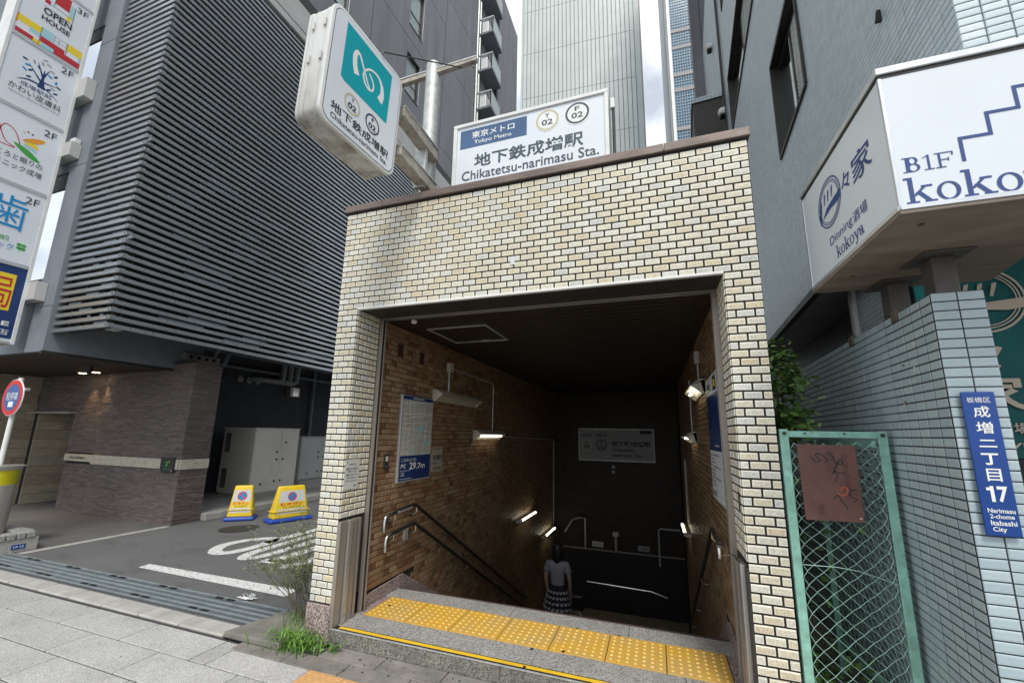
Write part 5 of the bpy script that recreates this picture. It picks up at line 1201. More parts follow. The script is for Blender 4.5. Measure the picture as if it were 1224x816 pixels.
for w_, nm in ((W1, 1), (W2, 2), (W3, 3), (W4, 4)):
    a, b, c, d = w_
    f = MB(TR_)
    for q in ((a, b, c-.02, c+.03), (a, b, d-.03, d+.03), (a-.0, a+.03, c, d), (b-.03, b+.0, c, d)): f.box(*q, -.12, .022)
    for q in ((a+.03, b-.03, c+.03, c+.09), (a+.03, b-.03, d-.09, d-.03), ((a+b)/2-.03, (a+b)/2+.03, c+.09, d-.09)): f.box(*q, -.12, -.08)
    f = f.build('window', M['steel_dark'], rb, .003)
    box('pane', (a+.03, b-.03, c+.09, d-.09, -.105, -.100), M['glass_grey'], f, T=TR_)
    bl_ = MB(TR_)
    for k in range(22): bl_.box((a+b)/2+.04, b-.04, c+.1+k*.058, c+.1+k*.058+.035, -.098, -.090)
    bl_.build('blind', M['curtain'], f)
    if nm == 1:
        mbp = MB(TR_).quad(((a+b)/2-.1, c+.55, -.094), (b-.05, c+.85, -.094), (b-.05, d-.1, -.094), ((a+b)/2-.1, d-.1, -.094)); mbp.build('floral_film', NT('floral film').fin((.62, .70, .62), .5), f)
        r5 = random.Random(4)
        for k in range(40): x_, z_ = r5.uniform((a+b)/2-.05, b-.1), r5.uniform(c+.9, d-.15); MB(TR_).add([(x_+.02*math.cos(t), z_+.02*math.sin(t), -.092) for t in (0, 1.2, 2.5, 3.8, 5)], [(0, 1, 2, 3, 4)]).build('leaf_print', M['inkgreen'], f)
box('far_bay', (-13.4, -12.9, 3.4, 22, .001, .35), M['facade_grey'], rb, T=TR_)
# balcony box with dark taupe face
bx = thing('balcony_box', (1.8, 8.5, 10), 'dark taupe faced box with tiled top edge jutting from the right building', 'balcony')
box('face_panel', (sy(12.0), sy(8.0), 9.0, 10.92, .001, .74), M['brownpanel'], bx, .006, T=TR_)
box('top_rim', (sy(12.0), sy(7.97), 10.925, 11.08, .001, .77), M['mortar_grey'], bx, T=TR_)
tiles(bx, Fr(FRB.p(sy(7.97), 0, 0), -FRB.n, FRB.v), grid_cells(-.77, 0, 10.93, 11.08, .0992, .05, .006, False), .008, M['greentile'], 'tile', 60, 'tile_field')
for i, (y, z, lab) in enumerate(((9.2, 13.8, 'upper'), (7.5, 10.05, 'lower'))):
    l = thing('vent_hood', FRB.p(sy(y), z, .1), lab+' white hooded vent on the right building wall', 'vent hood')
    MB(TR_).lathe((sy(y), z, .08), [(.11, -.08), (.115, .03), (.09, .08), (.04, .11)], 16).build('hood', M['white'], l, 0, True)
    MB(TR_).box(sy(y)-.09, sy(y)+.09, z-.15, z-.10, .02, .14).build('underside', M['black'], l)
pl_ = thing('pipe_run', FRB.p(sy(7.6), 9, .1), 'thin paired cables running up the right building wall', 'cable')
for dy in (0, .25): tube('cable', [FRB.p(sy(7.3+dy), 8, .03), FRB.p(sy(7.35+dy), 16, .03)], .018, M['steel_dark'], pl_, 6)
wb = thing('wall_bracket', FRB.p(sy(.07), 4.6, .03), 'tiny black hook fixed to the tiled wall above the sign box', 'hook')
MB(TR_).prism([(sy(.06), 4.57, .0), (sy(.06), 4.66, .0), (sy(.06), 4.66, .02), (sy(.06), 4.57, .035)], (.02, 0, 0)).build('hook', M['black'], wb)
# recessed ground floor under the overhang
gf = thing('ground_floor_wall', (2.2, 3, 0), 'recessed ground floor wall of the right building with dark strip window', 'wall')
FG1 = Fr((1.95, .95, 0), (-math.sin(A3), -math.cos(A3), 0), (0, 0, 1)); TG = FG1.T()
box('wall_core', (-1.0, .0, 0, 3.29, -3.5, -.006), M['mortar_grey'], gf, T=TG)
tiles(gf, Fr(FG1.p(0, 0, -.006), FG1.u, FG1.v), grid_cells(-1.0, 0, 1.8, 3.27, .0992, .0452, .0055, False), .007, M['bluetile'], 'tile', 100, 'tile_field')
box('corner_trim', (-1.06, -1.0, 0, 3.288, -.06, .03), M['white'], gf, .006, T=TG); tube('corner_pipe', [FG1.p(-1.10, 0, .0), FG1.p(-1.10, 3.28, .0)], .035, M['kerb'], gf, 10)
box('window_band', (-9, -1.06, 0, 2.66, -3.5, -.36), M['black'], gf, T=TG); box('window_head', (-9, -1.06, 2.665, 3.28, -3.5, -.30), M['facade_grey'], gf, T=TG)
for a in (-2.2, -3.6, -5.0, -6.4): box('window_frame', (a, a+.07, 1.6, 2.66, -.35, -.28), M['steel_dark'], gf, T=TG)
box('window_sill', (-9, -1.1, 2.63, 2.665, -.36, -.24), M['steel_dark'], gf, .003, T=TG)
box('back_wall', (1.97, 6, 1.0, 1.2, 0, 3.28), M['bluetile'], gf)
po = thing('shop_poster', (2.6, .93, 1.3), 'white and red poster strip under the teal banner, at the right edge', 'poster')
box('sheet', (2.0, 3.2, .965, .975, 1.40, 1.56), M['paper'], po); box('sheet', (2.0, 3.2, .963, .974, 1.05, 1.36), M['inkgray'], po); box('sheet', (2.02, 3.2, .961, .9625, 1.12, 1.3), M['inkred'], po)
# teal banner
tb_ = thing('teal_banner', (2.6, .9, 1.6), 'dark teal cloth banner with beige emblem hanging behind the tiled gate wall', 'banner')
mbb = MB(); nx = 24
for i in range(nx):
    for j in range(4):
        def wv(i_, j_): x_ = 1.96+i_*1.25/nx; return (x_, .90+.012*math.sin(x_*13+j_*.4), 1.60+j_*1.67/4)
        mbb.quad(wv(i, j), wv(i+1, j), wv(i+1, j+1), wv(i, j+1))
mbb.build('cloth', M['tealcloth'], tb_, 0, True); box('bright_hem', (1.955, 2.06, .872, .886, 1.62, 3.27), M['tealcloth2'], tb_)
FBn = Fr((2.34, .884, 2.74), (1, 0, 0), (0, 0, 1))
def emblem(fr, c, r, ry, mat, parent, d=.001):
    ring(c[0], c[1], r, r*.06, fr, mat, parent, d, ry); ring(c[0], c[1], r*.88, r*.035, fr, mat, parent, d, ry*.88); ring(c[0], c[1], r*.80, r*.03, fr, mat, parent, d, ry*.80)
    for k in range(3):
        x = c[0]-r*.32+k*r*.32; y = c[1]+ry*.12
        shape([(x-r*.11, y), (x-r*.02, y+ry*.38), (x+r*.09, y+ry*.42), (x+r*.07, y+ry*.30), (x-r*.04, y-ry*.02)], fr, mat, parent, d+.0003, 'emblem_stroke')
    shape([(c[0]-r*.62, c[1]-ry*.40), (c[0]-r*.25, c[1]-ry*.12), (c[0]+r*.3, c[1]-ry*.05), (c[0]+r*.95, c[1]+ry*.02), (c[0]+r*.90, c[1]-ry*.28), (c[0]+r*.55, c[1]-ry*.34), (c[0]+r*.1, c[1]-ry*.30), (c[0]-r*.3, c[1]-ry*.36)], fr, mat, parent, d+.0004, 'emblem_stroke')
    shape([(c[0]-r*.95, c[1]-ry*.2), (c[0]-r*.70, c[1]+ry*.35), (c[0]-r*.58, c[1]+ry*.36), (c[0]-r*.70, c[1]-ry*.1), (c[0]-r*.80, c[1]-ry*.62), (c[0]-r*.9, c[1]-ry*.5)], fr, mat, parent, d+.0005, 'emblem_stroke')
emblem(FBn, (0, 0), .25, .25, M['beige_ink'], tb_); txt('々', FBn, -.2, -.52, .06, -.30, M['beige_ink'], tb_, .002, .02); txt('家', FBn, -.22, -.82, .14, -.56, M['beige_ink'], tb_, .002, .02)
txt('Dinning酒場', FBn, -.34, -.99, .02+.10, -.90, M['beige_ink'], tb_, .002, .01); txt('kokoya', FBn, -.30, -1.09, .12, -1.02, M['beige_ink'], tb_, .002, .01); txt('あなたの', FBn, .06, .29, .35, .36, M['beige_ink'], tb_, .002, .005)

# ================================================================ LOW TILED GATE WALL
AW = R(3.6); CW = (1.262, -.612)
gw = thing('tiled_gate_wall', (CW[0], CW[1], 0), 'pale blue tiled gate wall rising beside the green mesh gate', 'tiled wall')
FWF = Fr((CW[0], CW[1], 0), (1, 0, 0), (0, 0, 1)); FWS = Fr((CW[0], CW[1], 0), (-math.sin(AW), -math.cos(AW), 0), (0, 0, 1)); TS = FWS.T()
WH = 2.392; k_ = math.tan(AW); L_ = 5.2
MB().prism([(CW[0]+.004, CW[1]+.006, 0), (CW[0]+.192, CW[1]+.006, 0), (CW[0]+.192+k_*L_, CW[1]+L_, 0), (CW[0]+.006+k_*L_, CW[1]+L_, 0)], (0, 0, WH)).build('wall_core', M['mortar_grey'], gw)
TH = .0449
tiles(gw, Fr(FWF.p(0, 0, -.0055), FWF.u, FWF.v), grid_cells(0, .1955, WH-53*TH, WH, .0978, TH, .0050, False), .0035, M['bluetile'], 'tile', 110, 'tile_field')
tiles(gw, Fr(FWS.p(0, 0, -.0055), FWS.u, FWS.v), grid_cells(-L_, -.002, WH-53*TH, WH+.006, .0978, TH, .0058, False), .0035, M['bluetile'], 'tile', 190, 'tile_field')
for a in (.33, .98): box('rust_bracket', (-a-.07, -a, WH-.045, WH+.02, -.02, .008), M['rust'], gw, .004, T=TS)
for i in range(7):
    a = -.20-random.random()*.25; z = 2.30-random.random()*.55
    box('chip_patch', (a, a+.012+random.random()*.015, z, z+.006+random.random()*.02, .0002, .0012), M['rust'] if i % 2 else M['paper'], gw, T=TS)
asn = thing('address_sign', (1.35, -.622, 1.6), 'tall narrow blue enamel street address plate on the gate wall, reading 17', 'address sign')
MB().box(1.293, 1.408, -.632, -.6225, 1.318, 1.920).build('plate', M['addrblue'], asn, .006, seg=3)
FA = Fr((0, -.6325, 0), (1, 0, 0), (0, 0, 1))
for s_, a0, b0, a1, b1, bo in (('板橋区', 1.309, 1.872, 1.388, 1.896, .0), ('成', 1.324, 1.808, 1.379, 1.857, .012), ('増', 1.323, 1.739, 1.380, 1.789, .012), ('二', 1.323, 1.681, 1.381, 1.713, .03), ('丁', 1.322, 1.607, 1.378, 1.656, .03), ('目', 1.329, 1.540, 1.377, 1.592, .012), ('7', 1.352, 1.456, 1.386, 1.520, .03), ('Narimasu', 1.310, 1.412, 1.397, 1.430, .015), ('2-chome', 1.314, 1.389, 1.391, 1.407, .015), ('Itabashi', 1.313, 1.362, 1.395, 1.382, .015), ('City', 1.316, 1.333, 1.360, 1.356, .015)):
    txt(s_, FA, a0, b0, a1, b1, M['inkwhite'], asn, .0008, bo)
fbox(FA, 1.330, 1.342, 1.456, 1.520, M['inkwhite'], asn, .0008); fbox(FA, 1.318, 1.3299, 1.502, 1.514, M['inkwhite'], asn, .0008)
# lit sign box on posts
kb = thing('sign_box', (1.3, -.5, 2.62), 'white five-letter restaurant sign box with stair symbol, raised on two posts', 'sign box')
kb['label'] = 'white restaurant sign box with blue stair symbol, raised on two posts over the gate wall'
P0 = [(1.0, -1.021), (1.66, -1.021), (1.86, 0.0), (1.0, -.02)]
def kprism(z0, z1, name, mat, off=0, bev=.004):
    c = (1.4, -.5); q = [(x+(off if x > 1.3 else -off), y+(off if y > -.5 else -off), z0) for x, y in P0]
    return MB().prism(q, (0, 0, z1-z0)).build(name, mat, kb, bev)
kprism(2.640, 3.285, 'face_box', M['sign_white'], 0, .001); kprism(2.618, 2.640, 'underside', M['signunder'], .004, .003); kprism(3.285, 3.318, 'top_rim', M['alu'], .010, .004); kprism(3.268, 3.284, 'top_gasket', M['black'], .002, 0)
for x, y in ((1.0, -1.021), (1.0, -.02)): box('corner_trim', (x-.004, x+.010, y-.004, y+.010, 2.64, 3.268), M['alu'], kb, .002)
MB().prism([(1.0, -1.029, 2.636), (1.66, -1.029, 2.636), (1.66, -1.029, 2.655), (1.0, -1.029, 2.655)], (0, .008, 0)).build('bottom_trim', M['alu'], kb)
box('bottom_trim', (.992, 1.0, -1.02, -.02, 2.636, 2.655), M['alu'], kb)
FKf = Fr((0, -1.0215, 0), (1, 0, 0), (0, 0, 1)); FKl = Fr((.9995, 0, 0), (0, -1, 0), (0, 0, 1))
slab_word('B1F', FKf, 1.030, 2.800, .170, .068, M['inkblue'], kb); slab_word('kokoya', FKf, 1.024, 2.658, .545, .118, M['inkblue'], kb)
stp = [(1.227, 2.819), (1.228, 2.918), (1.324, 2.916), (1.323, 3.012), (1.421, 3.010), (1.420, 3.105), (1.52, 3.103), (1.52, 3.2)]
for a, b in zip(stp[:-1], stp[1:]):
    w_ = .006; fbox(FKf, min(a[0], b[0])-w_, max(a[0], b[0])+w_, min(a[1], b[1])-w_, max(a[1], b[1])+w_, M['inkblue'], kb, .0009+.00005*(stp.index(a) % 2))
emblem(FKl, (.400, 3.035), .155, .142, M['inkblue'], kb); txt('々', FKl, .565, 2.985, .665, 3.085, M['inkblue'], kb, .001, .01); txt('家', FKl, .690, 2.955, .885, 3.10, M['inkblue'], kb, .001, .01)
txt('Dinning', FKl, .350, 2.772, .625, 2.838, M['inkblue'], kb, .001, 0); txt('酒場', FKl, .635, 2.775, .785, 2.835, M['inkblue'], kb, .001, .0); slab_word('kokoya', FKl, .410, 2.690, .320, .070, M['inkblue'], kb)
for i, (x, y) in enumerate(((1.385, -.47), (1.375, -.09))):
    p_ = box('support_post', (x-.047, x+.047, y-.047, y+.047, WH+.001, 2.606), M['darksteel'], kb, .005)
    box('post_plate', (x-.10, x+.10, y-.11, y+.11, 2.607, 2.617), M['darksteel'], p_, .002)
for x, y in ((1.12, -.9), (1.10, -.3), (1.55, -.85)): MB().lathe((x, y, 2.612), [(.012, 0), (.012, .006)], 8).build('bolt', M['rust'], kb)

# ================================================================ GREEN MESH GATE
gm = thing('mesh_gate', (1.0, 0, 0), 'mint green chain link gate with rusty plate, closing the gap beside the portal', 'gate')
def angle(x0, x1, y0, y1, z0, z1, nm='gate_post'): return box(nm, (x0, x1, y0, y1, z0, z1), M['green_paint'], gm, .003)
angle(.733, .779, -.012, -.006, .03, 1.760); angle(.733, .739, -.006, .035, .03, 1.760)
angle(1.226, 1.272, -.012, -.006, .03, 1.752); angle(1.266, 1.272, -.006, .035, .03, 1.752)
angle(.7795, 1.2255, -.0105, -.0055, 1.712, 1.750, 'gate_rail'); angle(.7795, 1.2255, -.0105, -.0055, .05, .09, 'gate_rail')
for x, z in ((.757, 1.735), (1.249, 1.73)): MB().lathe((x, -.014, z), [(.011, -.004), (.011, .002), (.006, .005)], 10, 'y').build('bolt', M['steel_dark'], gm)
for x in (.86, 1.06): box('hole', (x, x+.012, -.0122, -.0106, 1.732, 1.741), M['black'], gm)
angle(1.185, 1.225, .90, .94, .05, 1.70); 
MB().prism([(1.20, .01, .26), (1.20, .94, .26), (1.20, .94, .30), (1.20, .01, .30)], (.02, 0, 0)).build('gate_rail', M['green_paint'], gm); MB().prism([(1.20, .01, 1.66), (1.20, .94, 1.66), (1.20, .94, 1.70), (1.20, .01, 1.70)], (.02, 0, 0)).build('gate_rail', M['green_paint'], gm)
def chain(x0, x1, z0, z1, fr, pitch, nm, r=.0019, sag=.008, seed=1, dz=.037):
    """woven zigzag wires, each bent around its neighbour"""
    rg = random.Random(seed); mb = MB(fr.T()); n = int((x1-x0)/(pitch/2)); nz = int((z1-z0)/dz)
    ph = [(rg.uniform(0, 6), rg.uniform(0, 6)) for _ in range(3)]
    def warp(x, z):
        return (x+sag*math.sin(z*6+ph[0][0])*math.sin(x*9+ph[0][1]), z+sag*1.3*math.sin(x*11+ph[1][0])*math.cos(z*5+ph[1][1]))
    for i in range(n+1):
        pts = []; xa = x0+i*pitch/2
        for k in range(nz+1):
            z = z0+k*dz; lx = xa+(pitch/4 if (k+i) % 2 else -pitch/4)*1.04; lx = min(max(lx, x0), x1)
            X_, Z_ = warp(lx, z); pts.append((X_, Z_, .004*(1 if k % 2 else -1)))
        mb.tube(pts, r, 4, False)
    return mb.build(nm, M['wire_green'], gm, kind='stuff')
FCh = Fr((0, -.003, 0), (1, 0, 0), (0, 0, 1)); chain(.782, 1.224, .09, 1.712, FCh, .080, 'chain_link_mesh', .0021, .006)
chain(.02, .93, .28, 1.68, Fr((1.235, 0, 0), (0, 1, 0), (0, 0, 1)), .078, 'chain_link_mesh', .0017, .012, 4)
tube('tie_wire', [(.782, -.006, .98), (.95, -.010, .985), (1.05, -.008, .975), (1.16, -.006, .945), (1.224, -.006, .925)], .0022, M['wire_green'], gm, 5)
rp_ = thing('rusty_plate', (.96, -.03, 1.45), 'faded reddish brown metal plate with scribbles, hung on the mesh gate', 'plate')
MB().prism([(.811, -.030, 1.671), (1.104, -.030, 1.671), (1.102, -.030, 1.241), (.818, -.030, 1.236)], (0, .004, 0)).build('plate', M['rusty'], rp_, .001)
FR_ = Fr((0, -.0305, 0), (1, 0, 0), (0, 0, 1)); fade = pbr('faded sign paint', (.10, .05, .045), .7); fade2 = flat('orange spray', (.40, .09, .03))
txt('駐車場', FR_, 1.03, 1.35, 1.055, 1.35+.28, fade, rp_, .0006, 0); txt('自転車', FR_, .95, 1.52, 1.0, 1.64, fade, rp_, .0006, 0); txt('2008', FR_, .89, 1.27, .915, 1.33, fade, rp_, .0006, 0)
for pts, w_ in (([(.875, 1.60), (.90, 1.57), (.92, 1.58), (.90, 1.61), (.93, 1.615), (.955, 1.58), (.94, 1.565)], .006), ([(.97, 1.63), (.985, 1.60), (1.0, 1.57), (1.03, 1.56), (1.02, 1.59), (.99, 1.53), (.975, 1.50)], .007), ([(.98, 1.46), (1.0, 1.49), (.985, 1.52), (1.01, 1.51), (1.04, 1.515)], .005), ([(1.08, 1.42), (1.05, 1.41), (1.05, 1.38), (1.075, 1.365), (1.06, 1.345)], .006), ([(.965, 1.36), (.99, 1.385), (1.0, 1.36), (1.02, 1.33), (1.03, 1.31)], .006)):
    stroke(smooth_pts(pts, 5), w_, FR_, M['ink'], rp_, .0009, 'scribble')
stroke(smooth_pts([(1.0, 1.41), (1.02, 1.43), (1.04, 1.42), (1.03, 1.39), (1.0, 1.385), (.99, 1.40)], 5), .008, FR_, fade2, rp_, .0008, 'scribble')
MB().lathe((1.085, -.031, 1.262), [(.006, -.002), (.006, .001)], 8, 'y').build('rivet', M['galv'], rp_)

# ================================================================ PLANTS
def leaf_cloud(mb, c, n, rad, size, r_, el=1.6):
    for _ in range(n):
        p = Vector(c)+Vector((r_.gauss(0, rad[0]), r_.gauss(0, rad[1]), r_.gauss(0, rad[2]))); leaf(mb, p, size*r_.uniform(.6, 1.3), r_, el)
def leaf(mb, p, s, r_, el=1.6, up=.5):
    d = Vector((r_.uniform(-1, 1), r_.uniform(-1, 1), r_.uniform(-.6, .5))).normalized(); n = Vector((r_.uniform(-.7, .7), r_.uniform(-.9, .4), 1)).normalized()
    w_ = d.cross(n).normalized()*s*.5; L = d*s*el; dn = Vector((0, 0, -s*.18))
    mb.add([tuple(p), tuple(p+L*.35+w_*.8), tuple(p+L*.7+w_*.7+dn*.5), tuple(p+L+dn), tuple(p+L*.7-w_*.7+dn*.5), tuple(p+L*.35-w_*.8)], [(0, 1, 2, 3), (0, 3, 4, 5)])
r6 = random.Random(11)
vp_ = thing('shrub', (.95, .75, 0), 'leafy green shrub growing in the gap behind the mesh gate', 'shrub')
sb = MB()
for k in range(7):
    x, y = .86+r6.random()*.16, .5+r6.random()*.9; pts = [(x, y, 0)]
    for j in range(6): pts.append((pts[-1][0]+r6.uniform(-.05, .05), pts[-1][1]+r6.uniform(-.08, .08), .40*(j+1)+r6.uniform(-.02, .02)))
    sb.tube(pts, [.014, .013, .011, .009, .007, .005, .003], 5)
sb.build('stem', M['bark'], vp_)
lf = MB()
for _ in range(70): leaf_cloud(lf, (r6.uniform(.80, 1.0), r6.uniform(.25, 1.0), r6.uniform(1.75, 2.42)), 16, (.035, .06, .05), .045, r6, 1.25)
for _ in range(26): leaf_cloud(lf, (r6.uniform(.82, 1.1), r6.uniform(.25, 1.4), r6.uniform(.75, 1.75)), 9, (.05, .08, .07), .032, r6)
for j in range(10):
    t = j/9; leaf_cloud(lf, (.95+t*.20, .45+t*.2, 2.15+.06*math.sin(t*3)-.06*t), 5, (.02, .02, .02), .030, r6)
lf.build('foliage', M['leaf'], vp_)
tw_ = thing('bramble', (1.0, .8, 0), 'low tangled green weeds on the ground behind the mesh gate', 'weeds')
lf = MB()
for _ in range(60): leaf_cloud(lf, (r6.uniform(.76, 1.22), r6.uniform(.15, 2.4), abs(r6.gauss(0, .18))), 14, (.06, .08, .05), .032, r6)
lf.build('foliage', M['leaf'], tw_)
dvp = tag(box('black_pipe', (.93, .99, 1.55, 1.61, 0, 2.3), M['black'], None, .01), 'dark upright post in the gap behind the shrub', 'post')
# dry shrub and weeds at the left pillar
ds = thing('wispy_shrub', (-3.05, .20, 0), 'wispy half-dry shrub growing at the foot of the left pillar', 'shrub')
sb = MB(); lf = MB(); r7 = random.Random(21)
def twig(p, d, L, r, depth):
    pts = [tuple(p)]; q = Vector(p); d = Vector(d)
    for j in range(4):
        d = (d+Vector((r7.uniform(-.22, .22), r7.uniform(-.22, .22), r7.uniform(-.05, .12)))).normalized(); q = q+d*L/4; pts.append(tuple(q))
        if depth > 0 and j >= 1 and r7.random() < .85: twig(q, d+Vector((r7.uniform(-.8, .8), r7.uniform(-.8, .8), r7.uniform(0, .3))), L*.55, r*.6, depth-1)
        if depth <= 1 and r7.random() < .7:
            for _ in range(2): leaf(lf, q+Vector((r7.uniform(-.01, .01),)*3), .008*r7.uniform(.7, 1.7), r7, 2.4)
    sb.tube(pts, [r, r*.85, r*.7, r*.55, r*.4], 4, False)
for k in range(22): twig((-3.04+r7.uniform(-.06, .10), .17+r7.uniform(-.08, .10), 0), (r7.uniform(-.45, .08), r7.uniform(-.3, .2), 1), r7.uniform(.28, .58), .0042, 3)
sb.build('twigs', M['drytwig'], ds); lf.build('foliage', M['olive_leaf'], ds)
def blades(name, label, cx, cy, sx, sy_, n, hmin, hmax, w0, seed, lean_=.5):
    r8 = random.Random(seed); mb = MB()
    for _ in range(n):
        x, y = cx+r8.gauss(0, sx), cy+r8.gauss(0, sy_); h = r8.uniform(hmin, hmax); a = r8.uniform(0, 6.28); ln_ = r8.uniform(.2, 1)*lean_*h; w_ = w0*r8.uniform(.6, 1.3)
        dx, dy = math.cos(a), math.sin(a); px, py = -dy*w_, dx*w_; L = []
        for t, ww in ((0, .8), (.35, 1), (.7, .75)):
            X_, Y_, Z_ = x+dx*ln_*t*t, y+dy*ln_*t*t, h*(t-.25*t*t*lean_*2*.6); L += [(X_-px*ww, Y_-py*ww, Z_), (X_+px*ww, Y_+py*ww, Z_)]
        L.append((x+dx*ln_, y+dy*ln_, h*(1-.25*lean_)-h*.12)); mb.add(L, [(0, 1, 3, 2), (2, 3, 5, 4), (4, 5, 6)])
    o = mb.build(name, M['grassblade']); tag(o, label, 'grass' , None, 'stuff'); return o
blades('grass_tuft', 'bright green grass tuft at the foot of the left pillar base', -2.80, -.13, .115, .055, 420, .05, .19, .0042, 5, 1.1)
blades('grass_tuft', 'pale tall grass behind the tuft, under the wispy shrub', -2.92, .12, .09, .10, 150, .10, .30, .003, 6, .5)
wd_ = thing('weed', (-2.52, -.07, 0), 'small broad-leaved weed at the left end of the granite step', 'weed'); lf = MB()
for _ in range(9): leaf_cloud(lf, (r6.uniform(-2.60, -2.42), r6.uniform(-.10, -.03), r6.uniform(.01, .06)), 7, (.02, .015, .012), .022, r6)
lf.build('foliage', M['leaf'], wd_)
dg = tag(MB().tube(smooth_pts([(-2.52, -.02, .12), (-2.48, -.02, .20), (-2.42, -.02, .26)], 4), .0016, 4).tube(smooth_pts([(-2.50, -.02, .17), (-2.44, -.02, .17), (-2.39, -.02, .14)], 4), .0014, 4).build('dry_stalk', M['drytwig']), 'two pale dry grass stalks leaning at the barrier channels', 'stalk')
lt = MB(); r9 = random.Random(8)
for k in range(16):
    a = r9.uniform(0, 6.28); p = Vector((-3.98+.05*math.cos(a), .42+.035*math.sin(a), .018)); q = p+Vector((r9.uniform(-.08, .08), r9.uniform(-.05, .05), r9.uniform(0, .05))); s_ = q+Vector((r9.uniform(-.05, .05), r9.uniform(-.05, .05), r9.uniform(-.02, .03)))
    lt.add([tuple(p), tuple(q), tuple(s_), tuple(p+Vector((.03, -.02, .0)))], [(0, 1, 2, 3)])
tag(lt.build('crumpled_bag', M['plastic_bag']), 'crumpled white plastic litter lying at the edge of the drain grating', 'litter')

# ================================================================ LOT AND KERBSIDE OBJECTS
def nopark(cx, cy, rot, wd, dp, h, label):
    c, s_ = math.cos(rot), math.sin(rot)
    T = lambda x, y, z: (cx+c*x-s_*y, cy+s_*x+c*y, z)
    t = thing('no_parking_stand', (cx, cy, 0), label, 'no parking stand', 'yellow no parking stands')
    b = MB(T); b.add([(-wd/2, -dp/2, .01), (wd/2, -dp/2, .01), (wd/2, dp/2, .01), (-wd/2, dp/2, .01), (-wd/2+.01, -dp/2+.01, .07), (wd/2-.01, -dp/2+.01, .07), (wd/2-.01, dp/2-.01, .07), (-wd/2+.01, dp/2-.01, .07)], [(0, 3, 2, 1), (4, 5, 6, 7), (0, 1, 5, 4), (1, 2, 6, 5), (2, 3, 7, 6), (3, 0, 4, 7)])
    b.build('base', M['blue_plastic'], t, .02)
    w0, w1, d0, d1 = wd*.42, wd*.30, dp*.36, dp*.13
    b = MB(T); b.add([(-w0, -d0, .071), (w0, -d0, .071), (w0, d0, .071), (-w0, d0, .071), (-w1, -d1, h), (w1, -d1, h), (w1, d1, h), (-w1, d1, h)], [(0, 3, 2, 1), (4, 5, 6, 7), (0, 1, 5, 4), (1, 2, 6, 5), (2, 3, 7, 6), (3, 0, 4, 7)])
    b.build('body', M['yellow_plastic'], t, .022, True, seg=3)
    b = MB(T); b.box(-w0-.002, w0+.002, -d0+.001, d0-.001, .19, .20); b.build('body_seam', M['yellow_plastic'], t)
    box('handle_hole', (-.055, .055, -d1-.004, d1+.004, h-.05, h-.028), M['steel_dark'], t, .004, T=T)
    for sg in (-1, 1):
        sl = (d0-d1)/(h-.07)
        O = Vector(T(0, sg*(-d0), .071)); uu = Vector((c, s_, 0))*(1 if sg > 0 else -1); nn = Vector((s_, -c, 0))*sg; vv = (Vector((0, 0, 1))*1-nn*sl*1).normalized()
        f = Fr(O, uu, vv); H = (h-.07)
        q = shape([(-wd*.345, H*.14), (wd*.345, H*.14), (wd*.275, H*.86), (-wd*.275, H*.86)], f, M['paper'], t, .004, 'panel'); shape([(-wd*.325, H*.29), (wd*.325, H*.29), (wd*.305, H*.50), (-wd*.305, H*.50)], f, M['inkyellow'], t, .0048)
        shape(ell(0, H*.67, .082, .082, 28), f, M['inkred'], t, .005); shape(ell(0, H*.67, .064, .064, 28), f, M['inksky'], t, .0056); stroke([(-.05, H*.67+.05), (.05, H*.67-.05)], .018, f, M['inkred'], t, .0062)
        txt('駐車禁止', f, -wd*.27, H*.385, wd*.27, H*.49, M['inkred'], t, .0056, .008); txt('NO PARKING', f, -wd*.2, H*.31, wd*.2, H*.365, M['ink'], t, .0056, .01); txt('ﾎﾃﾙ関係者以外駐車禁止', f, -wd*.30, H*.18, wd*.30, H*.25, M['ink'], t, .005, .01)
nopark(-7.58, 3.10, R(38), .50, .36, .63, 'yellow no parking stand on blue base, left one, turned away')
nopark(-6.72, 3.40, R(69), .78, .36, .64, 'yellow no parking stand on blue base, right one, facing the street')
# kerbside planter, bin and road sign
pl = thing('kerb_planter', (-8.9, 0, 0), 'low grey concrete planter kerb with a small blue 17-13 plate', 'planter')
for b in ((-8.42, -8.27, -.9, .61), (-10.4, -8.42, .46, .61), (-10.4, -8.42, -.9, -.75)): box('wall', (*b, 0, .17), M['kerb'], pl, .008)
for y in np.arange(-.85, .55, .095): box('edge_block', (-8.44, -8.255, y, y+.08, .172, .25), M['granite_grey'], pl, .008)
for x in np.arange(-10.3, -8.5, .105): box('edge_block', (x, x+.09, .45, .615, .172, .25), M['granite_grey'], pl, .008)
box('soil', (-10.3, -8.42, -.75, .46, .02, .15), M['ground'], pl)
box('number_plate', (-8.268, -8.262, .35, .485, .045, .105), M['addrblue'], pl, .002); txt('17-13', Fr((-8.2615, .35, .045), (0, 1, 0), (0, 0, 1)), .02, .015, .115, .045, M['inkwhite'], pl, .001, .02)
bn = thing('litter_bin', (-8.80, .28, .15), 'round steel street bin with yellow see-through band on the planter', 'bin')
MB().lathe((-8.80, .28, .15), [(.15, 0), (.17, .02), (.19, .72)], 28).build('body', M['steel'], bn, 0, True)
MB().lathe((-8.80, .28, .87), [(.185, 0), (.19, .20)], 28).build('window_band', M['binyellow'], bn, 0, True); MB().lathe((-8.80, .28, 1.07), [(.20, 0), (.235, .06), (.22, .065)], 28).build('rim', M['steel'], bn, 0, True)
MB().lathe((-8.72, .14, .88), [(.06, 0), (.10, .03), (.09, .07), (.03, .10)], 12).build('orange_bag', M['binorange'], bn, 0, True)
rs = thing('road_sign', (-9.02, .35, 0), 'round red and blue road sign on a white pole beside the street bin', 'road sign')
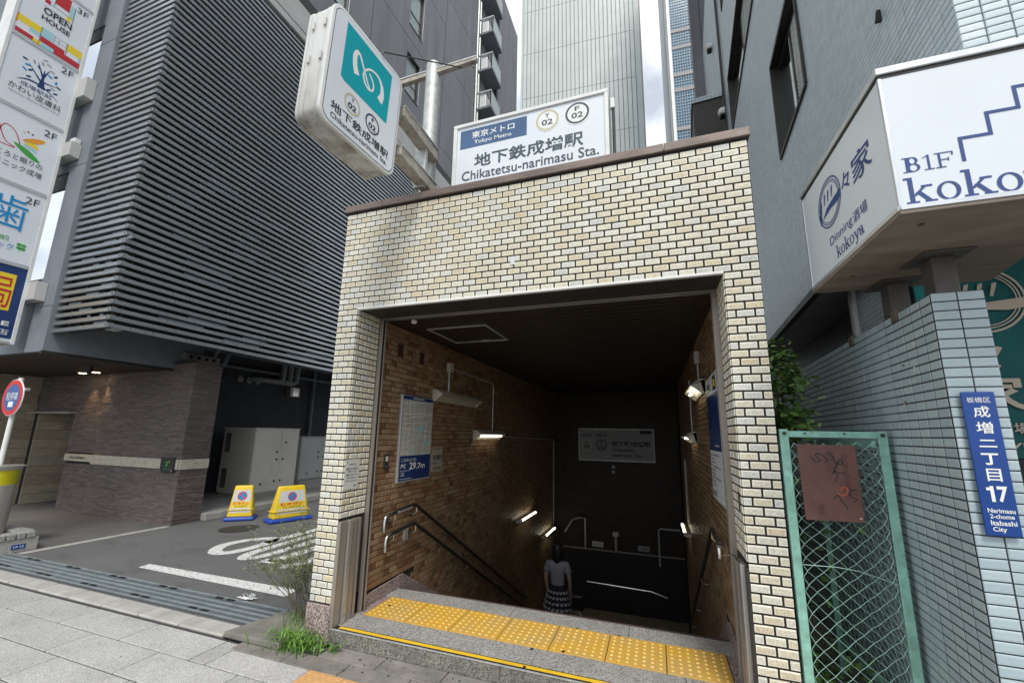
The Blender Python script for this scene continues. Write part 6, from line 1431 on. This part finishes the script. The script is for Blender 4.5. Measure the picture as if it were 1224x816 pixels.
tube('pole', [(-9.05, .35, 0), (-9.02, .35, 2.40)], .030, M['white'], rs, 12)
MB().lathe((-9.01, .305, 2.10), [(.27, -.006), (.275, 0), (.27, .010)], 40, 'y').build('disc', M['white'], rs)
FRS = Fr((-9.01, .296, 2.10), (1, 0, 0), (0, 0, 1)); shape(ell(0, 0, .262, .262, 40), FRS, M['inkred'], rs, .001); shape(ell(0, 0, .20, .20, 40), FRS, M['addrblue'], rs, .002, 'print')
txt('駐停車', FRS, -.15, -.04, .15, .08, M['inkwhite'], rs, .003, .0); fbox(FRS, -.06, .07, -.14, -.06, M['inkwhite'], rs, .003); txt('7-19', FRS, -.08, .10, .08, .15, M['inksky'], rs, .003, .01)
for z in (2.22, 1.98): box('clamp', (-9.06, -8.74 if z > 2.1 else -8.86, .312, .36, z-.02, z+.02), M['galv'], rs, .003)

# ================================================================ THE WOMAN ON THE STAIRS
def skin_body(name, joints, edges, mat, parent, sub=2, root=0):
    me = bpy.data.meshes.new(name); me.from_pydata([j[0] for j in joints], edges, []); o = bpy.data.objects.new(name, me); COL.objects.link(o)
    o.modifiers.new('skin', 'SKIN'); s_ = o.modifiers.new('sub', 'SUBSURF'); s_.levels = s_.render_levels = sub
    for i, j in enumerate(joints): r = j[1]; me.skin_vertices[0].data[i].radius = r if isinstance(r, tuple) else (r, r)
    me.skin_vertices[0].data[root].use_root = True
    dg = bpy.context.evaluated_depsgraph_get(); m2 = bpy.data.meshes.new_from_object(o.evaluated_get(dg)); bpy.data.objects.remove(o)
    n = len(m2.vertices); co = np.zeros(n*3); m2.vertices.foreach_get('co', co); co = co.reshape(-1, 3); c = (co.min(0)+co.max(0))/2
    m2.vertices.foreach_set('co', (co-c).ravel()); m2.materials.clear(); m2.materials.append(mat); m2.name = name
    m2.polygons.foreach_set('use_smooth', [True]*len(m2.polygons))
    o2 = bpy.data.objects.new(name, m2); COL.objects.link(o2); place(o2, Vector(c), parent); return o2
bx_, by_, bz_ = -1.70, 4.45, -1.809
def B(x, y, z): return (bx_+x, by_+y, bz_+z)
pn = thing('person', (bx_, by_, bz_), 'dark-haired woman seen from behind on the stairs in a short-sleeved blouse and frilled skirt', 'person')
J = [(B(0, 0, .86), (.12, .09)), (B(0, .01, 1.02), (.105, .08)), (B(0, -.01, 1.20), (.125, .085)), (B(0, 0, 1.32), (.10, .07)), (B(0, .02, 1.40), .045), (B(.0, .035, 1.50), (.066, .08)), (B(0, .04, 1.58), (.06, .075)),
     (B(-.15, 0, 1.32), .052), (B(-.205, -.02, 1.12), .040), (B(-.20, .06, .92), .032), (B(-.19, .10, .86), .026),
     (B(.15, 0, 1.32), .052), (B(.21, -.02, 1.12), .040), (B(.20, .07, .93), .032), (B(.20, .12, .87), .026),
     (B(-.085, 0, .80), .085), (B(-.085, .03, .46), .055), (B(-.085, -.02, .30), .052), (B(-.085, -.02, .08), .033), (B(-.085, .10, .03), .032),
     (B(.085, .04, .80), .085), (B(.085, .20, .40), .055), (B(.085, .20, .16), .050), (B(.085, .21, -.08), .033), (B(.085, .33, -.13), .032)]
E_ = [(0, 1), (1, 2), (2, 3), (3, 4), (4, 5), (5, 6), (3, 7), (7, 8), (8, 9), (9, 10), (3, 11), (11, 12), (12, 13), (13, 14), (0, 15), (15, 16), (16, 17), (17, 18), (18, 19), (0, 20), (20, 21), (21, 22), (22, 23), (23, 24)]
for sx, w_ in ((-1, 10), (1, 14)):      # hands: palm and five fingers
    wx, wy, wz = J[w_][0]; k = len(J)
    J.append(((wx, wy+.03, wz-.045), (.030, .017))); E_.append((w_, k))
    for f, (fx, fl) in enumerate(((-.026, .062), (-.009, .074), (.009, .070), (.025, .055))):
        a = len(J); J += [((wx+fx, wy+.045, wz-.07), .0085), ((wx+fx, wy+.055, wz-.07-fl*.55), .008), ((wx+fx, wy+.035, wz-.07-fl), .007)]; E_ += [(k, a), (a, a+1), (a+1, a+2)]
    a = len(J); J += [((wx-sx*.034, wy+.05, wz-.045), .010), ((wx-sx*.040, wy+.07, wz-.08), .009)]; E_ += [(k, a), (a, a+1)]
skin_body('body', J, E_, M['skin'], pn, 1)
Jb = [(B(0, 0, .93), (.135, .095)), (B(0, .01, 1.04), (.125, .095)), (B(0, -.01, 1.20), (.145, .100)), (B(0, 0, 1.31), (.125, .085)), (B(0, .01, 1.375), (.06, .06)), (B(-.155, 0, 1.315), .066), (B(-.20, -.02, 1.17), .062), (B(.155, 0, 1.315), .066), (B(.205, -.02, 1.17), .062)]
skin_body('blouse', Jb, [(0, 1), (1, 2), (2, 3), (3, 4), (3, 5), (5, 6), (3, 7), (7, 8)], M['blouse'], pn, 2)
sk_ = MB(); seg = 40; prof = [(.135, 1.0), (.16, .93), (.19, .82), (.215, .73), (.235, .64), (.24, .60)]
vs = []
for j, (r, z) in enumerate(prof):
    for k in range(seg): a = 2*math.pi*k/seg; rr = r*(1+.05*j/5*math.sin(a*9)); vs.append(B(rr*math.cos(a), rr*.8*math.sin(a)+.03, z))
sk_.add(vs, [(j*seg+k, j*seg+(k+1) % seg, (j+1)*seg+(k+1) % seg, (j+1)*seg+k) for j in range(5) for k in range(seg)]+[tuple(range(seg))])
so_ = sk_.build('skirt', M['skirt'], pn, 0, True)
for j in range(4):
    fr_ = MB(); z = .90-j*.083; r = .175+j*.021; vs = []
    for q, (dr, dz) in enumerate(((.0, .012), (.012, -.006), (.020, -.022))):
        for k in range(80): a = 2*math.pi*k/80; rr = (r+dr)*(1+.03*math.sin(a*18+q)); vs.append(B(rr*math.cos(a), rr*.8*math.sin(a)+.03, z+dz+.008*math.sin(a*18)))
    fr_.add(vs, [(q*80+k, q*80+(k+1) % 80, (q+1)*80+(k+1) % 80, (q+1)*80+k) for q in range(2) for k in range(80) if k % 4 != 3]); fr_.build('frill', M['lace'], so_)
hr = MB(); vs = []; prof = [(.012, 1.665), (.07, 1.655), (.097, 1.61), (.103, 1.55), (.098, 1.48), (.100, 1.42), (.095, 1.36), (.07, 1.30)]
for r, z in prof:
    for k in range(24): a = 2*math.pi*k/24; fy = 1.0 if math.sin(a) < .3 else .8; vs.append(B(r*math.cos(a), r*1.1*fy*math.sin(a)+.03, z-.01))
hr.add(vs, [(j*24+k, j*24+(k+1) % 24, (j+1)*24+(k+1) % 24, (j+1)*24+k) for j in range(7) for k in range(24)]+[tuple(range(24)), tuple(range(168, 192))]); hr.build('hair', M['hair'], pn, 0, True)
for sx, (x, y, z) in ((-1, (-.085, .10, .0)), (1, (.085, .33, -.16))): MB().lathe(B(x, y-.05, z+.0), [(.035, 0), (.045, .01), (.04, .05), (.02, .065)], 12).build('shoe', M['bagblack'], pn, 0, True)
hb = thing('handbag', B(.33, .05, .85), 'black handbag with steel rings hanging at the woman right side', 'handbag')
MB().box(bx_+.24, bx_+.44, by_+.0, by_+.12, bz_+.62, bz_+.86).build('bag_body', M['bagblack'], hb, .03); tube('strap', smooth_pts([B(.26, .06, .85), B(.28, .08, 1.0), B(.22, .09, 1.06), B(.38, .08, 1.0), B(.42, .06, .85)], 5), .008, M['bagblack'], hb, 6)
for x in (.27, .41): MB().lathe(B(x, -.004, .86), [(.018, -.004), (.018, .004)], 12, 'y').build('ring', M['chrome'], hb)
um = thing('umbrella', B(.4, .1, .5), 'folded pale umbrella hanging below the black handbag', 'umbrella')
MB().tube([B(.34, .1, .62), B(.38, .1, .5), B(.46, .1, .28), B(.49, .1, .20)], [.022, .028, .016, .006], 10).build('canopy', M['galv'], um); tube('shaft', [B(.32, .1, .75), B(.34, .1, .62)], .007, M['bagblack'], um)

# small litter and leaf crumbs on the ground
db = MB(); rd = random.Random(31)
for _ in range(150):
    if rd.random() < .6: x, y, z = rd.uniform(-3.3, .4), rd.uniform(-.34, -.02), .008
    elif rd.random() < .5: x, y, z = rd.uniform(-8, -3), rd.uniform(-1.4, -.24), .008
    else: x, y, z = rd.uniform(-6.5, -3), rd.uniform(.37, 2.5), .004
    s_ = rd.uniform(.003, .012); a = rd.uniform(0, 6.28)
    db.add([(x+s_*math.cos(a+t)*rd.uniform(.5, 1), y+s_*math.sin(a+t)*rd.uniform(.5, 1), z+rd.uniform(0, .003)) for t in (0, 1.3, 2.6, 4.2)], [(0, 1, 2, 3)])
tag(db.build('ground_crumbs', M['bark']), 'tiny dark leaf crumbs scattered over pavement and asphalt', 'debris', None, 'stuff')
